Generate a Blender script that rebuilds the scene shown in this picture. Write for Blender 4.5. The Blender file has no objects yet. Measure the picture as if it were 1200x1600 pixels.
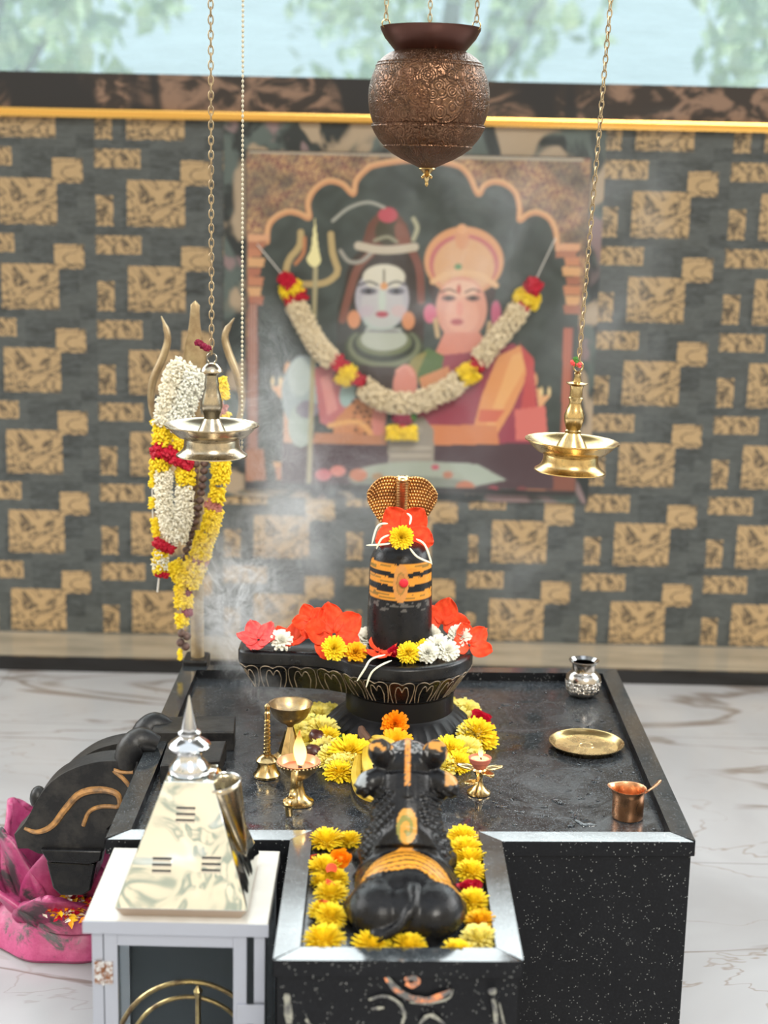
import bpy, bmesh, math, random
import numpy as np
from mathutils import Vector, Matrix, Euler, noise
random.seed(7); rng = np.random.default_rng(7)
PI = math.pi
sin, cos = math.sin, math.cos
SC = bpy.context.scene
COL = SC.collection

# ------------------------------------------------------------------ camera
FPX, PITCH, ROLL, CZ = 2373.0, math.radians(11.97), 0.022, 1.45
cam = bpy.data.cameras.new('camera'); camo = bpy.data.objects.new('camera', cam); COL.objects.link(camo)
cam.sensor_fit = 'VERTICAL'; cam.sensor_height = 24.0; cam.lens = FPX / 1600 * 24
cam.clip_start = 0.05; cam.clip_end = 200
CAMM = Matrix.Rotation(PI/2 - PITCH, 4, 'X') @ Matrix.Rotation(ROLL, 4, 'Z')
camo.matrix_world = Matrix.Translation((0, 0, CZ)) @ CAMM
cam.dof.use_dof = True; cam.dof.focus_distance = 2.68; cam.dof.aperture_fstop = 1.85; cam.dof.aperture_blades = 0
SC.camera = camo
# ------------------------------------------------------------------ exposure
SC.view_settings.view_transform = 'Standard'; SC.view_settings.look = 'None'
SC.view_settings.exposure = 0.45; SC.view_settings.gamma = 1.0; SC.view_settings.use_curve_mapping = False
SC.cycles.max_bounces = 9; SC.cycles.diffuse_bounces = 3; SC.cycles.glossy_bounces = 5
SC.cycles.transparent_max_bounces = 16; SC.cycles.volume_bounces = 1
SC.cycles.volume_step_rate = 1.0; SC.cycles.sample_clamp_indirect = 6.0

# ------------------------------------------------------------------ node helpers
class S:
    """a socket with arithmetic"""
    def __init__(s, nt, k): s.nt, s.k = nt, k
    def _m(s, op, *a): return mth(s.nt, op, s, *a)
    def __add__(s, o): return s._m('ADD', o)
    def __radd__(s, o): return s._m('ADD', o)
    def __sub__(s, o): return s._m('SUBTRACT', o)
    def __rsub__(s, o): return mth(s.nt, 'SUBTRACT', o, s)
    def __mul__(s, o): return s._m('MULTIPLY', o)
    def __rmul__(s, o): return s._m('MULTIPLY', o)
    def __truediv__(s, o): return s._m('DIVIDE', o)
    def gt(s, o): return s._m('GREATER_THAN', o)
    def lt(s, o): return s._m('LESS_THAN', o)
    def pw(s, o): return s._m('POWER', o)
    def mx(s, o): return s._m('MAXIMUM', o)
    def mn(s, o): return s._m('MINIMUM', o)
    def clamp(s): return maprange(s, 0, 1, 0, 1)
def put(nt, sock, v):
    if isinstance(v, S): nt.links.new(v.k, sock)
    elif v is not None:
        if hasattr(sock.default_value, '__len__'):
            n = len(sock.default_value)
            v = tuple(v) if hasattr(v, '__len__') else (v,)*3
            sock.default_value = (v + (1.0,))[:n] if len(v) < n else v[:n]
        else: sock.default_value = v
def mth(nt, op, *a):
    n = nt.nodes.new('ShaderNodeMath'); n.operation = op
    for i, v in enumerate(a): put(nt, n.inputs[i], v)
    return S(nt, n.outputs[0])
def maprange(v, a, b, c, d, smooth=False):
    n = v.nt.nodes.new('ShaderNodeMapRange'); n.interpolation_type = 'SMOOTHSTEP' if smooth else 'LINEAR'
    put(v.nt, n.inputs['Value'], v)
    for k, x in zip(('From Min', 'From Max', 'To Min', 'To Max'), (a, b, c, d)): put(v.nt, n.inputs[k], x)
    return S(v.nt, n.outputs[0])
def mixc(nt, f, a, b):
    n = nt.nodes.new('ShaderNodeMix'); n.data_type = 'RGBA'
    put(nt, n.inputs[0], f); put(nt, n.inputs[6], a); put(nt, n.inputs[7], b)
    return S(nt, n.outputs[2])
def noisef(nt, vec, scale, detail=3, rough=.5, dist=0, out=0):
    n = nt.nodes.new('ShaderNodeTexNoise')
    put(nt, n.inputs['Vector'], vec); put(nt, n.inputs['Scale'], scale); put(nt, n.inputs['Detail'], detail)
    put(nt, n.inputs['Roughness'], rough); put(nt, n.inputs['Distortion'], dist)
    return S(nt, n.outputs[out])
def voron(nt, vec, scale, feature='F1', out=0, rand=1.0):
    n = nt.nodes.new('ShaderNodeTexVoronoi'); n.feature = feature
    put(nt, n.inputs['Vector'], vec); put(nt, n.inputs['Scale'], scale); put(nt, n.inputs['Randomness'], rand)
    return S(nt, n.outputs[out])
def coords(nt, kind='Object'):
    n = nt.nodes.new('ShaderNodeTexCoord'); return S(nt, n.outputs[kind])
def sep(v):
    n = v.nt.nodes.new('ShaderNodeSeparateXYZ'); put(v.nt, n.inputs[0], v)
    return [S(v.nt, o) for o in n.outputs]
def comb(nt, x, y, z):
    n = nt.nodes.new('ShaderNodeCombineXYZ')
    for i, v in enumerate((x, y, z)): put(nt, n.inputs[i], v)
    return S(nt, n.outputs[0])
def vmap(v, scale=(1, 1, 1), loc=(0, 0, 0), rot=(0, 0, 0)):
    n = v.nt.nodes.new('ShaderNodeMapping'); put(v.nt, n.inputs[0], v)
    n.inputs[1].default_value = loc; n.inputs[2].default_value = rot; n.inputs[3].default_value = scale
    return S(v.nt, n.outputs[0])
def bump(nt, h, strength=.5, dist=.002):
    n = nt.nodes.new('ShaderNodeBump'); put(nt, n.inputs['Height'], h)
    n.inputs['Strength'].default_value = strength; n.inputs['Distance'].default_value = dist
    return S(nt, n.outputs[0])
def attr(nt, name):
    n = nt.nodes.new('ShaderNodeAttribute'); n.attribute_name = name; return S(nt, n.outputs['Color'])
def srgb(h):
    h = h.lstrip('#'); c = [int(h[i:i+2], 16)/255 for i in (0, 2, 4)]
    return tuple(x/12.92 if x <= .04045 else ((x+.055)/1.055)**2.4 for x in c)
MATS = {}
def mat(name, col=(.5, .5, .5), rough=.5, metal=0, spec=None, fn=None, **kw):
    m = bpy.data.materials.new(name); m.use_nodes = True; nt = m.node_tree
    b = nt.nodes['Principled BSDF']
    if isinstance(col, str): col = srgb(col)
    if col is not None: put(nt, b.inputs['Base Color'], col)
    put(nt, b.inputs['Roughness'], rough); put(nt, b.inputs['Metallic'], metal)
    if spec is not None: put(nt, b.inputs['Specular IOR Level'], spec)
    for k, v in kw.items(): put(nt, b.inputs[k.replace('_', ' ')], v)
    if fn: fn(nt, b)
    MATS[name] = m; return m

# ------------------------------------------------------------------ world: open daylight round a roofed shrine
w = bpy.data.worlds.new('World'); SC.world = w; w.use_nodes = True; nt = w.node_tree
bg = nt.nodes['Background']
d = coords(nt, 'Generated'); dx, dy, dz = sep(d)
n1 = noisef(nt, d, 7.5, 4, .6)
front = mixc(nt, maprange(dz, .17, .36, 0, 1, True), (.56, .68, .72), (7.4, 7.4, 7.3))
front = mixc(nt, maprange(dz, .62, .85, 0, 1, True), front, (.9, 1.0, 1.1))
backc = mixc(nt, maprange(n1, .42, .50, 0, 1, True), (.38, .42, .35), (.98, .83, .62))
backc = mixc(nt, maprange(dz, .45, .75, 0, 1, True), backc, (.85, .93, 1.0))
skyc = mixc(nt, maprange(dy, -.25, .25, 0, 1, True), backc, front)
skyc = mixc(nt, maprange(dz, -.12, .0, 0, 1), (.30, .29, .28), skyc)
put(nt, bg.inputs[0], skyc); bg.inputs[1].default_value = 1.15
# ------------------------------------------------------------------ sun, soft, from behind the camera's right shoulder
sun = bpy.data.lights.new('sun', 'SUN'); sun.energy = 2.0; sun.angle = math.radians(20); sun.color = (1.0, .95, .86)
suno = bpy.data.objects.new('sun', sun); COL.objects.link(suno)
suno.rotation_euler = Vector((-.25, .95, -.86)).to_track_quat('-Z', 'Y').to_euler(); suno.location = (1.5, -4, 5)

# ------------------------------------------------------------------ geometry helpers
def px_ray(px, py):
    v = CAMM.to_3x3() @ Vector(((px-600)/FPX, -(py-800)/FPX, -1)); return v
def onz(px, py, z):                     # the point of a level surface seen at a place in the photograph
    v = px_ray(px, py); t = (z-CZ)/v.z; return Vector((v.x*t, v.y*t, z))
def ony(px, py, y):                     # the point of an upright plane facing the camera
    v = px_ray(px, py); t = y/v.y; return Vector((v.x*t, y, CZ+v.z*t))

class MB:
    def __init__(s): s.v = []; s.f = []; s.m = []; s.mi = 0
    def add(s, vs, fs):
        o = len(s.v); s.v += [tuple(p) for p in vs]; s.f += [tuple(i+o for i in f) for f in fs]; s.m += [s.mi]*len(fs); return o
    def xf(s, M, start=0):
        for i in range(start, len(s.v)): s.v[i] = tuple(M @ Vector(s.v[i]))
        return s
    def box(s, a, b):
        x0, y0, z0 = a; x1, y1, z1 = b
        s.add([(x0,y0,z0),(x1,y0,z0),(x1,y1,z0),(x0,y1,z0),(x0,y0,z1),(x1,y0,z1),(x1,y1,z1),(x0,y1,z1)],
              [(3,2,1,0),(4,5,6,7),(0,1,5,4),(1,2,6,5),(2,3,7,6),(3,0,4,7)]); return s
    def prism(s, poly, z0, z1):         # poly in xy, ccw
        n = len(poly); s.add([(p[0],p[1],z0) for p in poly]+[(p[0],p[1],z1) for p in poly],
              [tuple(range(n))[::-1], tuple(range(n, 2*n))]+[(i,(i+1)%n,n+(i+1)%n,n+i) for i in range(n)]); return s
    def prism_y(s, poly, y0, y1):       # poly in xz
        n = len(poly); s.add([(p[0],y0,p[1]) for p in poly]+[(p[0],y1,p[1]) for p in poly],
              [tuple(range(n)), tuple(range(n, 2*n))[::-1]]+[((i+1)%n,i,n+i,n+(i+1)%n) for i in range(n)]); return s
    def loft(s, rings, closed=True, cap0=True, cap1=True):
        n = len(rings[0]); vs = [p for r in rings for p in r]; fs = []
        for k in range(len(rings)-1):
            for i in range(n if closed else n-1):
                j = (i+1) % n; fs.append((k*n+i, k*n+j, (k+1)*n+j, (k+1)*n+i))
        if cap0: fs.append(tuple(range(n))[::-1])
        if cap1: fs.append(tuple(range((len(rings)-1)*n, len(rings)*n)))
        return s.add(vs, fs)
    def lathe(s, prof, c=(0,0,0), seg=40, rfun=None):
        rings = [[(c[0]+r*(rfun(a, z) if rfun else 1)*cos(a), c[1]+r*(rfun(a, z) if rfun else 1)*sin(a), c[2]+z)
                  for a in (2*PI*i/seg for i in range(seg))] for r, z in prof]
        zm = min(p[1] for p in prof)+1e-6
        s.loft(rings, True, prof[0][0] < .012 or prof[0][1] <= zm, prof[-1][0] < .012 or prof[-1][1] <= zm); return s
    def tube(s, pts, r, seg=8, cap=True, flat=None):
        pts = [Vector(p) for p in pts]; n = len(pts)
        rs = r if hasattr(r, '__len__') else [r]*n
        T = [(pts[min(i+1, n-1)]-pts[max(i-1, 0)]).normalized() for i in range(n)]
        up = Vector((0,0,1)) if abs(T[0].z) < .9 else Vector((1,0,0))
        nrm = (up - T[0]*up.dot(T[0])).normalized(); rings = []
        for i in range(n):
            nrm = (nrm - T[i]*nrm.dot(T[i])).normalized(); b = T[i].cross(nrm)
            fa, fb = flat if flat else (1, 1)
            rings.append([pts[i]+(nrm*cos(2*PI*k/seg)*fa+b*sin(2*PI*k/seg)*fb)*rs[i] for k in range(seg)])
        s.loft(rings, True, cap, cap); return s
    def ball(s, c, r, seg=16, rings=10, M=None):
        if not hasattr(r, '__len__'): r = (r, r, r)
        vs = [(0,0,-1)]; fs = []
        for i in range(1, rings):
            t = PI*i/rings
            vs += [(sin(t)*cos(2*PI*k/seg), sin(t)*sin(2*PI*k/seg), -cos(t)) for k in range(seg)]
        vs.append((0,0,1)); L = len(vs)-1
        for k in range(seg):
            fs.append((0, 1+(k+1)%seg, 1+k)); fs.append((L, L-seg+k, L-seg+(k+1)%seg))
            for i in range(rings-2):
                a = 1+i*seg; fs.append((a+k, a+(k+1)%seg, a+seg+(k+1)%seg, a+seg+k))
        vs = [Vector((p[0]*r[0], p[1]*r[1], p[2]*r[2])) for p in vs]
        if M is not None: vs = [M @ p for p in vs]
        s.add([p+Vector(c) for p in vs], fs); return s
    def grid(s, fn, nu, nv, wrap=False):
        vs = [fn(i/nu, j/nv) for j in range(nv+1) for i in range(nu+(0 if wrap else 1))]
        W = nu if wrap else nu+1
        s.add(vs, [(j*W+i, j*W+(i+1)%W, (j+1)*W+(i+1)%W, (j+1)*W+i) for j in range(nv) for i in range(nu)]); return s
    def build(s, name, m, parent=None, smooth=40, bevel=0, solid=0, sub=0, link=True):
        me = bpy.data.meshes.new(name); me.from_pydata(s.v, [], s.f)
        ms = m if isinstance(m, (list, tuple)) else [m]
        for x in ms: me.materials.append(MATS[x] if isinstance(x, str) else x)
        if len(ms) > 1: me.polygons.foreach_set('material_index', s.m)
        bm = bmesh.new(); bm.from_mesh(me); bmesh.ops.recalc_face_normals(bm, faces=bm.faces); bm.to_mesh(me); bm.free()
        if smooth:
            me.polygons.foreach_set('use_smooth', [True]*len(me.polygons)); me.set_sharp_from_angle(angle=math.radians(smooth))
        o = bpy.data.objects.new(name, me); COL.objects.link(o)
        if parent: o.parent = parent
        if solid: md = o.modifiers.new('t', 'SOLIDIFY'); md.thickness = solid; md.offset = 0
        if bevel: md = o.modifiers.new('b', 'BEVEL'); md.width = bevel; md.segments = 2; md.limit_method = 'ANGLE'
        if sub: md = o.modifiers.new('s', 'SUBSURF'); md.levels = md.render_levels = sub
        return o
def thing(name, label, cat, loc=(0,0,0), rz=0, group=None):
    o = bpy.data.objects.new(name, None); COL.objects.link(o); o.location = loc; o.rotation_euler = (0,0,rz)
    o.empty_display_size = .02; return tag(o, label, cat, group)
def tag(o, label, cat, group=None, kind=None):
    o['label'] = label; o['category'] = cat
    if group: o['group'] = group
    if kind: o['kind'] = kind
    return o
def struct(o): o['kind'] = 'structure'; return o
def spline(pts, n=24):
    pts = [Vector(p) for p in pts]; out = []; m = len(pts)-1
    for k in range(n+1):
        t = k/n*m; i = min(int(t), m-1); f = t-i
        p0, p1, p2, p3 = pts[max(i-1,0)], pts[i], pts[i+1], pts[min(i+2,m)]
        out.append(.5*((2*p1)+(p2-p0)*f+(2*p0-5*p1+4*p2-p3)*f*f+(3*p1-p0-3*p2+p3)*f**3))
    return out
def chain(mb, a, b, pitch=.010, r=.0045, w=.0011):
    a, b = Vector(a), Vector(b); n = max(2, int((b-a).length/pitch)); q = (b-a).to_track_quat('Z', 'X').to_matrix()
    for i in range(n):
        c = a+(b-a)*((i+.5)/n); R = q @ Matrix.Rotation((i % 2)*PI/2, 3, 'Z')
        def f(u, v):
            A, B = 2*PI*u, 2*PI*v
            p = Vector(((r*.75+w*cos(B))*cos(A), w*sin(B), (pitch*.68+w*cos(B))*sin(A))); return c+R @ p
        vs = [f(i2/10, j/5) for j in range(5) for i2 in range(10)]
        mb.add(vs, [(j*10+i2, j*10+(i2+1)%10, ((j+1)%5)*10+(i2+1)%10, ((j+1)%5)*10+i2) for j in range(5) for i2 in range(10)])
    return mb
def paint(o, fn):                       # pigment laid on a surface, one colour per vertex
    me = o.data; ca = me.color_attributes.new('paint', 'FLOAT_COLOR', 'POINT')
    buf = np.empty(len(me.vertices)*4, dtype=np.float32)
    for i, v in enumerate(me.vertices):
        c = fn(v.co); buf[4*i:4*i+4] = (*c, 1) if len(c) == 3 else c
    ca.data.foreach_set('color', buf)
def fuse(name, mbs, m, parent, voxel=.0025, smooth_it=4, displace=None):
    o = mbs.build(name, m, parent, smooth=0)
    r = o.modifiers.new('r', 'REMESH'); r.mode = 'VOXEL'; r.voxel_size = voxel; r.use_smooth_shade = True
    s = o.modifiers.new('s', 'SMOOTH'); s.factor = .6; s.iterations = smooth_it
    dg = bpy.context.evaluated_depsgraph_get(); dg.update()
    me = bpy.data.meshes.new_from_object(o.evaluated_get(dg), depsgraph=dg)
    o.modifiers.clear(); old = o.data; o.data = me; me.name = name; bpy.data.meshes.remove(old)
    if displace:
        nn = [v.normal.copy() for v in me.vertices]
        for v, nv in zip(me.vertices, nn): v.co = v.co+nv*displace(v.co, nv)
    me.polygons.foreach_set('use_smooth', [True]*len(me.polygons)); me.update()
    return o
def clone(o, loc=None, rot=None, sc=None, label=None, group=None):
    c = o.copy(); COL.objects.link(c)
    if loc is not None: c.location = loc
    if rot is not None: c.rotation_euler = rot
    if sc is not None: c.scale = (sc, sc, sc) if not hasattr(sc, '__len__') else sc
    if label: c['label'] = label
    if group: c['group'] = group
    for ch in list(o.children):
        d_ = ch.copy(); COL.objects.link(d_); d_.parent = c
    return c

# ------------------------------------------------------------------ materials
def granite(base, speck, sc=420, thr=.60, rlo=.06, rhi=.32, spec=.5, film=.0, film_col=(.1,.12,.14)):
    def fn(nt, b):
        v = coords(nt); n = noisef(nt, v, 260, 2, .7); vr = voron(nt, v, sc)
        s1 = vr.lt(.16) * noisef(nt, v, 60, 2).gt(thr-.07)
        c = mixc(nt, maprange(n, .45, .75, 0, .5), base, tuple(x*2.2 for x in base))
        if film:
            g = nt.nodes.new('ShaderNodeNewGeometry'); nz_ = sep(S(nt, g.outputs['Normal']))[2].mx(.12)
            f = maprange(noisef(nt, v, 5, 3, .6, .6), .32, .68, .35, 1) * maprange(noisef(nt, v, 230, 3, .75, .5), .44, .64, 0, 1)*nz_
            c = mixc(nt, f*film, c, film_col)
        c = mixc(nt, s1*.8, c, speck)
        put(nt, b.inputs['Base Color'], c)
        put(nt, b.inputs['Roughness'], maprange(noisef(nt, v, 9, 4, .65, 1.2), .35, .65, rlo, rhi))
        put(nt, b.inputs['Normal'], bump(nt, noisef(nt, v, 180, 3, .7), .06, .0006))
    return fn
mat('granite_top', None, fn=granite((.008,.009,.011), (.34,.36,.38), 330, .52, .06, .34, film=.42, film_col=(.15,.175,.195)), IOR=1.52)
mat('granite_rim_lit', None, fn=granite((.016,.019,.022), (.30,.32,.33), 330, .56, .07, .15, film=.30, film_col=(.13,.155,.17)), IOR=2.3)
mat('granite_side', None, fn=granite((.006,.0065,.008), (.40,.41,.40), 230, .58, .30, .5, film=.35, film_col=(.014,.016,.020)), spec=.14)
def floor_fn(nt, b):
    v = coords(nt); x, y, z = sep(v)
    w_ = noisef(nt, v, 1.3, 4, .55, .6)
    ln = mth(nt, 'ABSOLUTE', noisef(nt, vmap(v, (.8, 2.6, 1), rot=(0, 0, .25)), .9, 5, .5, .8)-.5)
    vein = maprange(ln, 0, .017, 1, 0, True) * maprange(noisef(nt, v, 2.1, 2), .34, .46, 0, 1)
    ln2 = mth(nt, 'ABSOLUTE', noisef(nt, vmap(v, (1.5, 3.2, 1), loc=(4, 2, 0), rot=(0, 0, -.3)), 1.6, 4, .5, .6)-.5)
    vein2 = maprange(ln2, 0, .010, 1, 0, True) * maprange(noisef(nt, v, 1.7, 2), .36, .50, 0, 1)
    base = mixc(nt, maprange(w_, .35, .65, 0, 1), (.335, .335, .345), (.42, .425, .44))
    c = mixc(nt, vein*.75, base, (.15, .11, .085)); c = mixc(nt, vein2*.6, c, (.22, .17, .13))
    fx = mth(nt, 'ABSOLUTE', mth(nt, 'PINGPONG', x+.32, .4)); fy = mth(nt, 'PINGPONG', y+.05, .4)
    g = (fx.lt(.0016)).mx(fy.lt(.0016))
    c = mixc(nt, g*.7, c, (.16, .15, .14))
    put(nt, b.inputs['Base Color'], c); put(nt, b.inputs['Roughness'], maprange(w_, .3, .7, .12, .28))
mat('floor_tile', None, fn=floor_fn)
def wall_fn(nt, b):
    v = coords(nt); x, y, z = sep(v)
    x2 = x - x.gt(.3)*-.022
    u = mth(nt, 'FLOORED_MODULO', x2+.894, .387); t = mth(nt, 'FLOORED_MODULO', 1.553-z, .256)
    wob = noisef(nt, v, 70, 2)*.006-.003
    def rect(a0, a1, b0, b1): return (u+wob).gt(a0)*(u+wob).lt(a1)*(t+wob).gt(b0)*(t+wob).lt(b1)
    tan = rect(0, .139, 0, .056).mx(rect(.26, .352, .029, .103)).mx(rect(.097, .272, .090, .228)).mx(rect(.003, .055, .138, .228))
    loc = comb(nt, u, 0, t)
    scr = noisef(nt, loc, 15, 2, .5, 2.2); scr2 = mth(nt, 'ABSOLUTE', scr-.5)
    fine = noisef(nt, v, 110, 3, .7)
    tc = mixc(nt, maprange(scr2, .018, .060, 1, 0, True)*.92, srgb('#a38a66'), srgb('#332e2a'))
    tc = mixc(nt, maprange(fine, .45, .7, 0, .4), tc, srgb('#b89f79'))
    blk = mth(nt, 'FLOOR', u*12)*.37+mth(nt, 'FLOOR', t*14+mth(nt, 'FLOOR', u*12)*.5)*.61
    wn = nt.nodes.new('ShaderNodeTexWhiteNoise'); wn.noise_dimensions = '1D'; put(nt, wn.inputs['W'], blk); wv = S(nt, wn.outputs[0])
    st = noisef(nt, vmap(v, (1, 1, 3.5), rot=(0, .5, 0)), 26, 4, .65, 1)
    gc = mixc(nt, maprange(st, .3, .7, 0, 1), srgb('#1d2122'), srgb('#4c5254'))
    gc = mixc(nt, wv*.45, gc, srgb('#585d5d'))
    put(nt, b.inputs['Base Color'], mixc(nt, tan, gc, tc))
    put(nt, b.inputs['Roughness'], .38)
    put(nt, b.inputs['Normal'], bump(nt, st*.5+tan*.4+scr2*tan, .5, .004))
mat('stone_tile_wall', None, fn=wall_fn)
def mural_fn(nt, b):
    v = coords(nt); n = noisef(nt, vmap(v, (1, 1, .7)), 5.5, 4, .55, 1.2); m = noisef(nt, vmap(v, loc=(3, 0, 1)), 3.5, 3, .5, 1.5)
    c = mixc(nt, maprange(n, .46, .56, 0, 1, True), srgb('#23292b'), srgb('#4f5a58'))
    c = mixc(nt, maprange(m, .53, .60, 0, 1, True), c, srgb('#9b8a75'))
    c = mixc(nt, maprange(m, .36, .42, 1, 0, True), c, srgb('#7d6a6c'))
    put(nt, b.inputs['Base Color'], c)
mat('mural_print', None, .35, fn=mural_fn)
def band_fn(nt, b):
    v = coords(nt); n = noisef(nt, vmap(v, (1, 1, 1.6), rot=(0, .7, 0)), 6, 5, .6, 1.6); m = noisef(nt, vmap(v, (1, 1, .4), loc=(7, 0, 1)), 3.0, 2, .5, .5)
    c = mixc(nt, maprange(n, .45, .6, 0, 1, True), srgb('#2a2322'), srgb('#7d6455'))
    c = mixc(nt, maprange(m, .45, .5, 1, 0, True), c, srgb('#1b1b20'))
    put(nt, b.inputs['Base Color'], c)
mat('marble_band', None, .3, fn=band_fn)
def streak(nt, v, a, b_, sc): return mixc(nt, maprange(noisef(nt, v, sc, 4, .6), .35, .65, 0, 1), a, b_)
mat('gold_trim', (.80, .46, .12), .25, 1)
mat('ledge_stone', None, .18, fn=lambda nt, b: put(nt, b.inputs['Base Color'], streak(nt, vmap(coords(nt), (.6, 3, 1)), srgb('#8b8272'), srgb('#a59b89'), 5)))
mat('black_edge', (.008, .008, .009), .15)
mat('ceiling_paint', (.40, .38, .35), .8)
mat('steel_beam', (.25, .25, .26), .4, .6)
def brass_fn(c1, c2, rough=.22, bmp=0, bsc=60):
    def fn(nt, b):
        v = coords(nt); n = noisef(nt, v, 28, 4, .65, .6)
        put(nt, b.inputs['Base Color'], mixc(nt, maprange(n, .42, .68, 0, 1), c1, c2))
        put(nt, b.inputs['Roughness'], maprange(n, .3, .7, rough*.7, rough*1.7))
        if bmp: put(nt, b.inputs['Normal'], bump(nt, noisef(nt, v, bsc, 3), bmp, .001))
    return fn
mat('brass', None, metal=1, fn=brass_fn((.60, .43, .19), (.30, .20, .085), .2))
mat('brass_bright', None, metal=1, fn=brass_fn((.92, .70, .36), (.70, .48, .20), .22, .25))
mat('brass_pale', None, metal=1, fn=brass_fn((.46, .39, .28), (.19, .165, .13), .2))
mat('brass_dark', None, metal=1, fn=brass_fn((.50, .36, .17), (.16, .10, .06), .3))
mat('copper', None, metal=1, fn=brass_fn((.62, .33, .18), (.38, .17, .08), .26, .15, 90))
mat('copper_inside', (.95, .36, .20), .3, .7)
def vessel_fn(nt, b):
    v = coords(nt); x, y, z = sep(v)
    an = mth(nt, 'ARCTAN2', x, y)
    uv = comb(nt, an*1.0, z*9.5, 0)
    scroll = mth(nt, 'ABSOLUTE', mth(nt, 'SINE', voron(nt, uv, 5.5)*15))
    scr2 = mth(nt, 'ABSOLUTE', noisef(nt, uv, 5.0, 2, .5, 3.2)-.5)
    md = mth(nt, 'SQRT', (an-2.9)*(an-2.9)*.012 + (z+.012)*(z+.012))     # round medallion
    med = maprange(mth(nt, 'ABSOLUTE', md-.037), 0, .0022, 1, 0)
    h = scroll*.3+maprange(scr2, 0, .05, 0, .5)
    h = mixc(nt, maprange(md, .03, .034, 0, 1), scroll*.6+noisef(nt, uv, 9, 2, .5, 2)*.8, h)
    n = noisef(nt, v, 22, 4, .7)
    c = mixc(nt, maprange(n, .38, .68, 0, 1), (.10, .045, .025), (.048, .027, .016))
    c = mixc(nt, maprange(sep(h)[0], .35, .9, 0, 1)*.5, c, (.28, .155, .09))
    put(nt, b.inputs['Base Color'], c); put(nt, b.inputs['Roughness'], .33)
    put(nt, b.inputs['Normal'], bump(nt, sep(h)[0]+med*1.0, .9, .0022))
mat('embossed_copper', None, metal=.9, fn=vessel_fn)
mat('dark_copper', (.095, .042, .032), .34, .85)
def lota_fn(nt, b):
    v = coords(nt); x, y, z = sep(v); an = mth(nt, 'ARCTAN2', x, y); uv = comb(nt, an*.9, z*26, 0)
    sc = mth(nt, 'SINE', voron(nt, uv, 4.5)*22)*maprange(z, .034, .036, 1, 0)*maprange(z, .010, .014, 0, 1)
    put(nt, b.inputs['Normal'], bump(nt, sc, .7, .0012)); put(nt, b.inputs['Base Color'], mixc(nt, maprange(sc, -.2, .6, 0, .8), (.34, .30, .26), (.86, .82, .76)))
mat('engraved_silver', None, .18, 1, fn=lota_fn)
mat('silver', (.62, .62, .62), .12, 1)
mat('hood_bronze', None, metal=1, fn=brass_fn((.70, .42, .17), (.34, .17, .07), .26))
mat('dull_black_stone', (.007,.007,.008), .42, spec=.18)
def sheet_fn(nt, b):
    v = coords(nt); n = noisef(nt, v, 9, 2, .5, .5); s = noisef(nt, vmap(v, (1, 1, .2), rot=(.3, .6, 0)), 120, 2)
    put(nt, b.inputs['Base Color'], mixc(nt, maprange(n, .3, .7, 0, 1), (.84, .84, .79), (.68, .72, .68)))
    put(nt, b.inputs['Roughness'], maprange(n, .3, .7, .05, .12)); put(nt, b.inputs['Normal'], bump(nt, n, .55, .020))
mat('steel_sheet', None, metal=1, fn=sheet_fn)
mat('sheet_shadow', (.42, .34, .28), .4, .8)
def alu_fn(nt, b):
    v = coords(nt); s = noisef(nt, v, 45, 4, .7)
    put(nt, b.inputs['Base Color'], mixc(nt, maprange(s, .66, .72, 0, .6), (.38, .40, .46), (.26, .22, .20)))
    put(nt, b.inputs['Roughness'], .38)
mat('aluminium', None, metal=.55, fn=alu_fn)
mat('alu_top_lit', None, .34, .3, fn=lambda nt, b: put(nt, b.inputs['Base Color'], streak(nt, coords(nt), (.58, .56, .51), (.50, .47, .42), 12)))  # lit copy of the aluminium, the sun's warm brightness put into its colour
mat('rusty_steel', None, .5, .5, fn=lambda nt, b: put(nt, b.inputs['Base Color'], mixc(nt, maprange(noisef(nt, coords(nt), 140, 4, .7), .45, .55, 0, 1), (.55, .55, .55), (.22, .09, .04))))
mat('cabinet_back', (.045, .055, .07), .5)
mat('dark_gap', (.01, .01, .012), .6)
mat('glass_pane', (.9, .95, .95), .03, Transmission_Weight=1.0, IOR=1.1)
mat('water', (.95, .97, 1), .02, Transmission_Weight=1.0, IOR=1.33)
def stone_fn(nt, b):
    v = coords(nt); n = noisef(nt, v, 38, 4, .7)
    put(nt, b.inputs['Base Color'], mixc(nt, maprange(n, .5, .72, 0, 1), (.006, .006, .007), (.016, .015, .014))); put(nt, b.inputs['Specular IOR Level'], .27)
    put(nt, b.inputs['Roughness'], maprange(n, .3, .7, .2, .42)); put(nt, b.inputs['Normal'], bump(nt, n, .25, .002))
mat('black_stone', None, fn=stone_fn)
def stonep_fn(nt, b):
    v = coords(nt); n = noisef(nt, v, 55, 4, .7); a = attr(nt, 'paint')
    put(nt, b.inputs['Base Color'], mixc(nt, maprange(n, .45, .75, 0, .4), a, mixc(nt, .5, a, (.03, .028, .026)))); put(nt, b.inputs['Specular IOR Level'], .22)
    put(nt, b.inputs['Roughness'], maprange(n, .3, .7, .20, .42)); put(nt, b.inputs['Normal'], bump(nt, n, .45, .002))
mat('painted_stone', None, fn=stonep_fn)
def worn_fn(nt, b):
    v = coords(nt); n = noisef(nt, v, 18, 5, .7)
    put(nt, b.inputs['Base Color'], mixc(nt, maprange(n, .45, .65, 0, 1), (.008, .008, .009), (.028, .026, .024))); put(nt, b.inputs['Specular IOR Level'], .3); put(nt, b.inputs['Roughness'], .42)
    put(nt, b.inputs['Normal'], bump(nt, n, .5, .004))
mat('worn_stone', None, fn=worn_fn)
mat('gold_paint', None, .45, .1, fn=lambda nt, b: put(nt, b.inputs['Base Color'], streak(nt, coords(nt), (.44, .22, .07), (.14, .08, .04), 60)))
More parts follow.
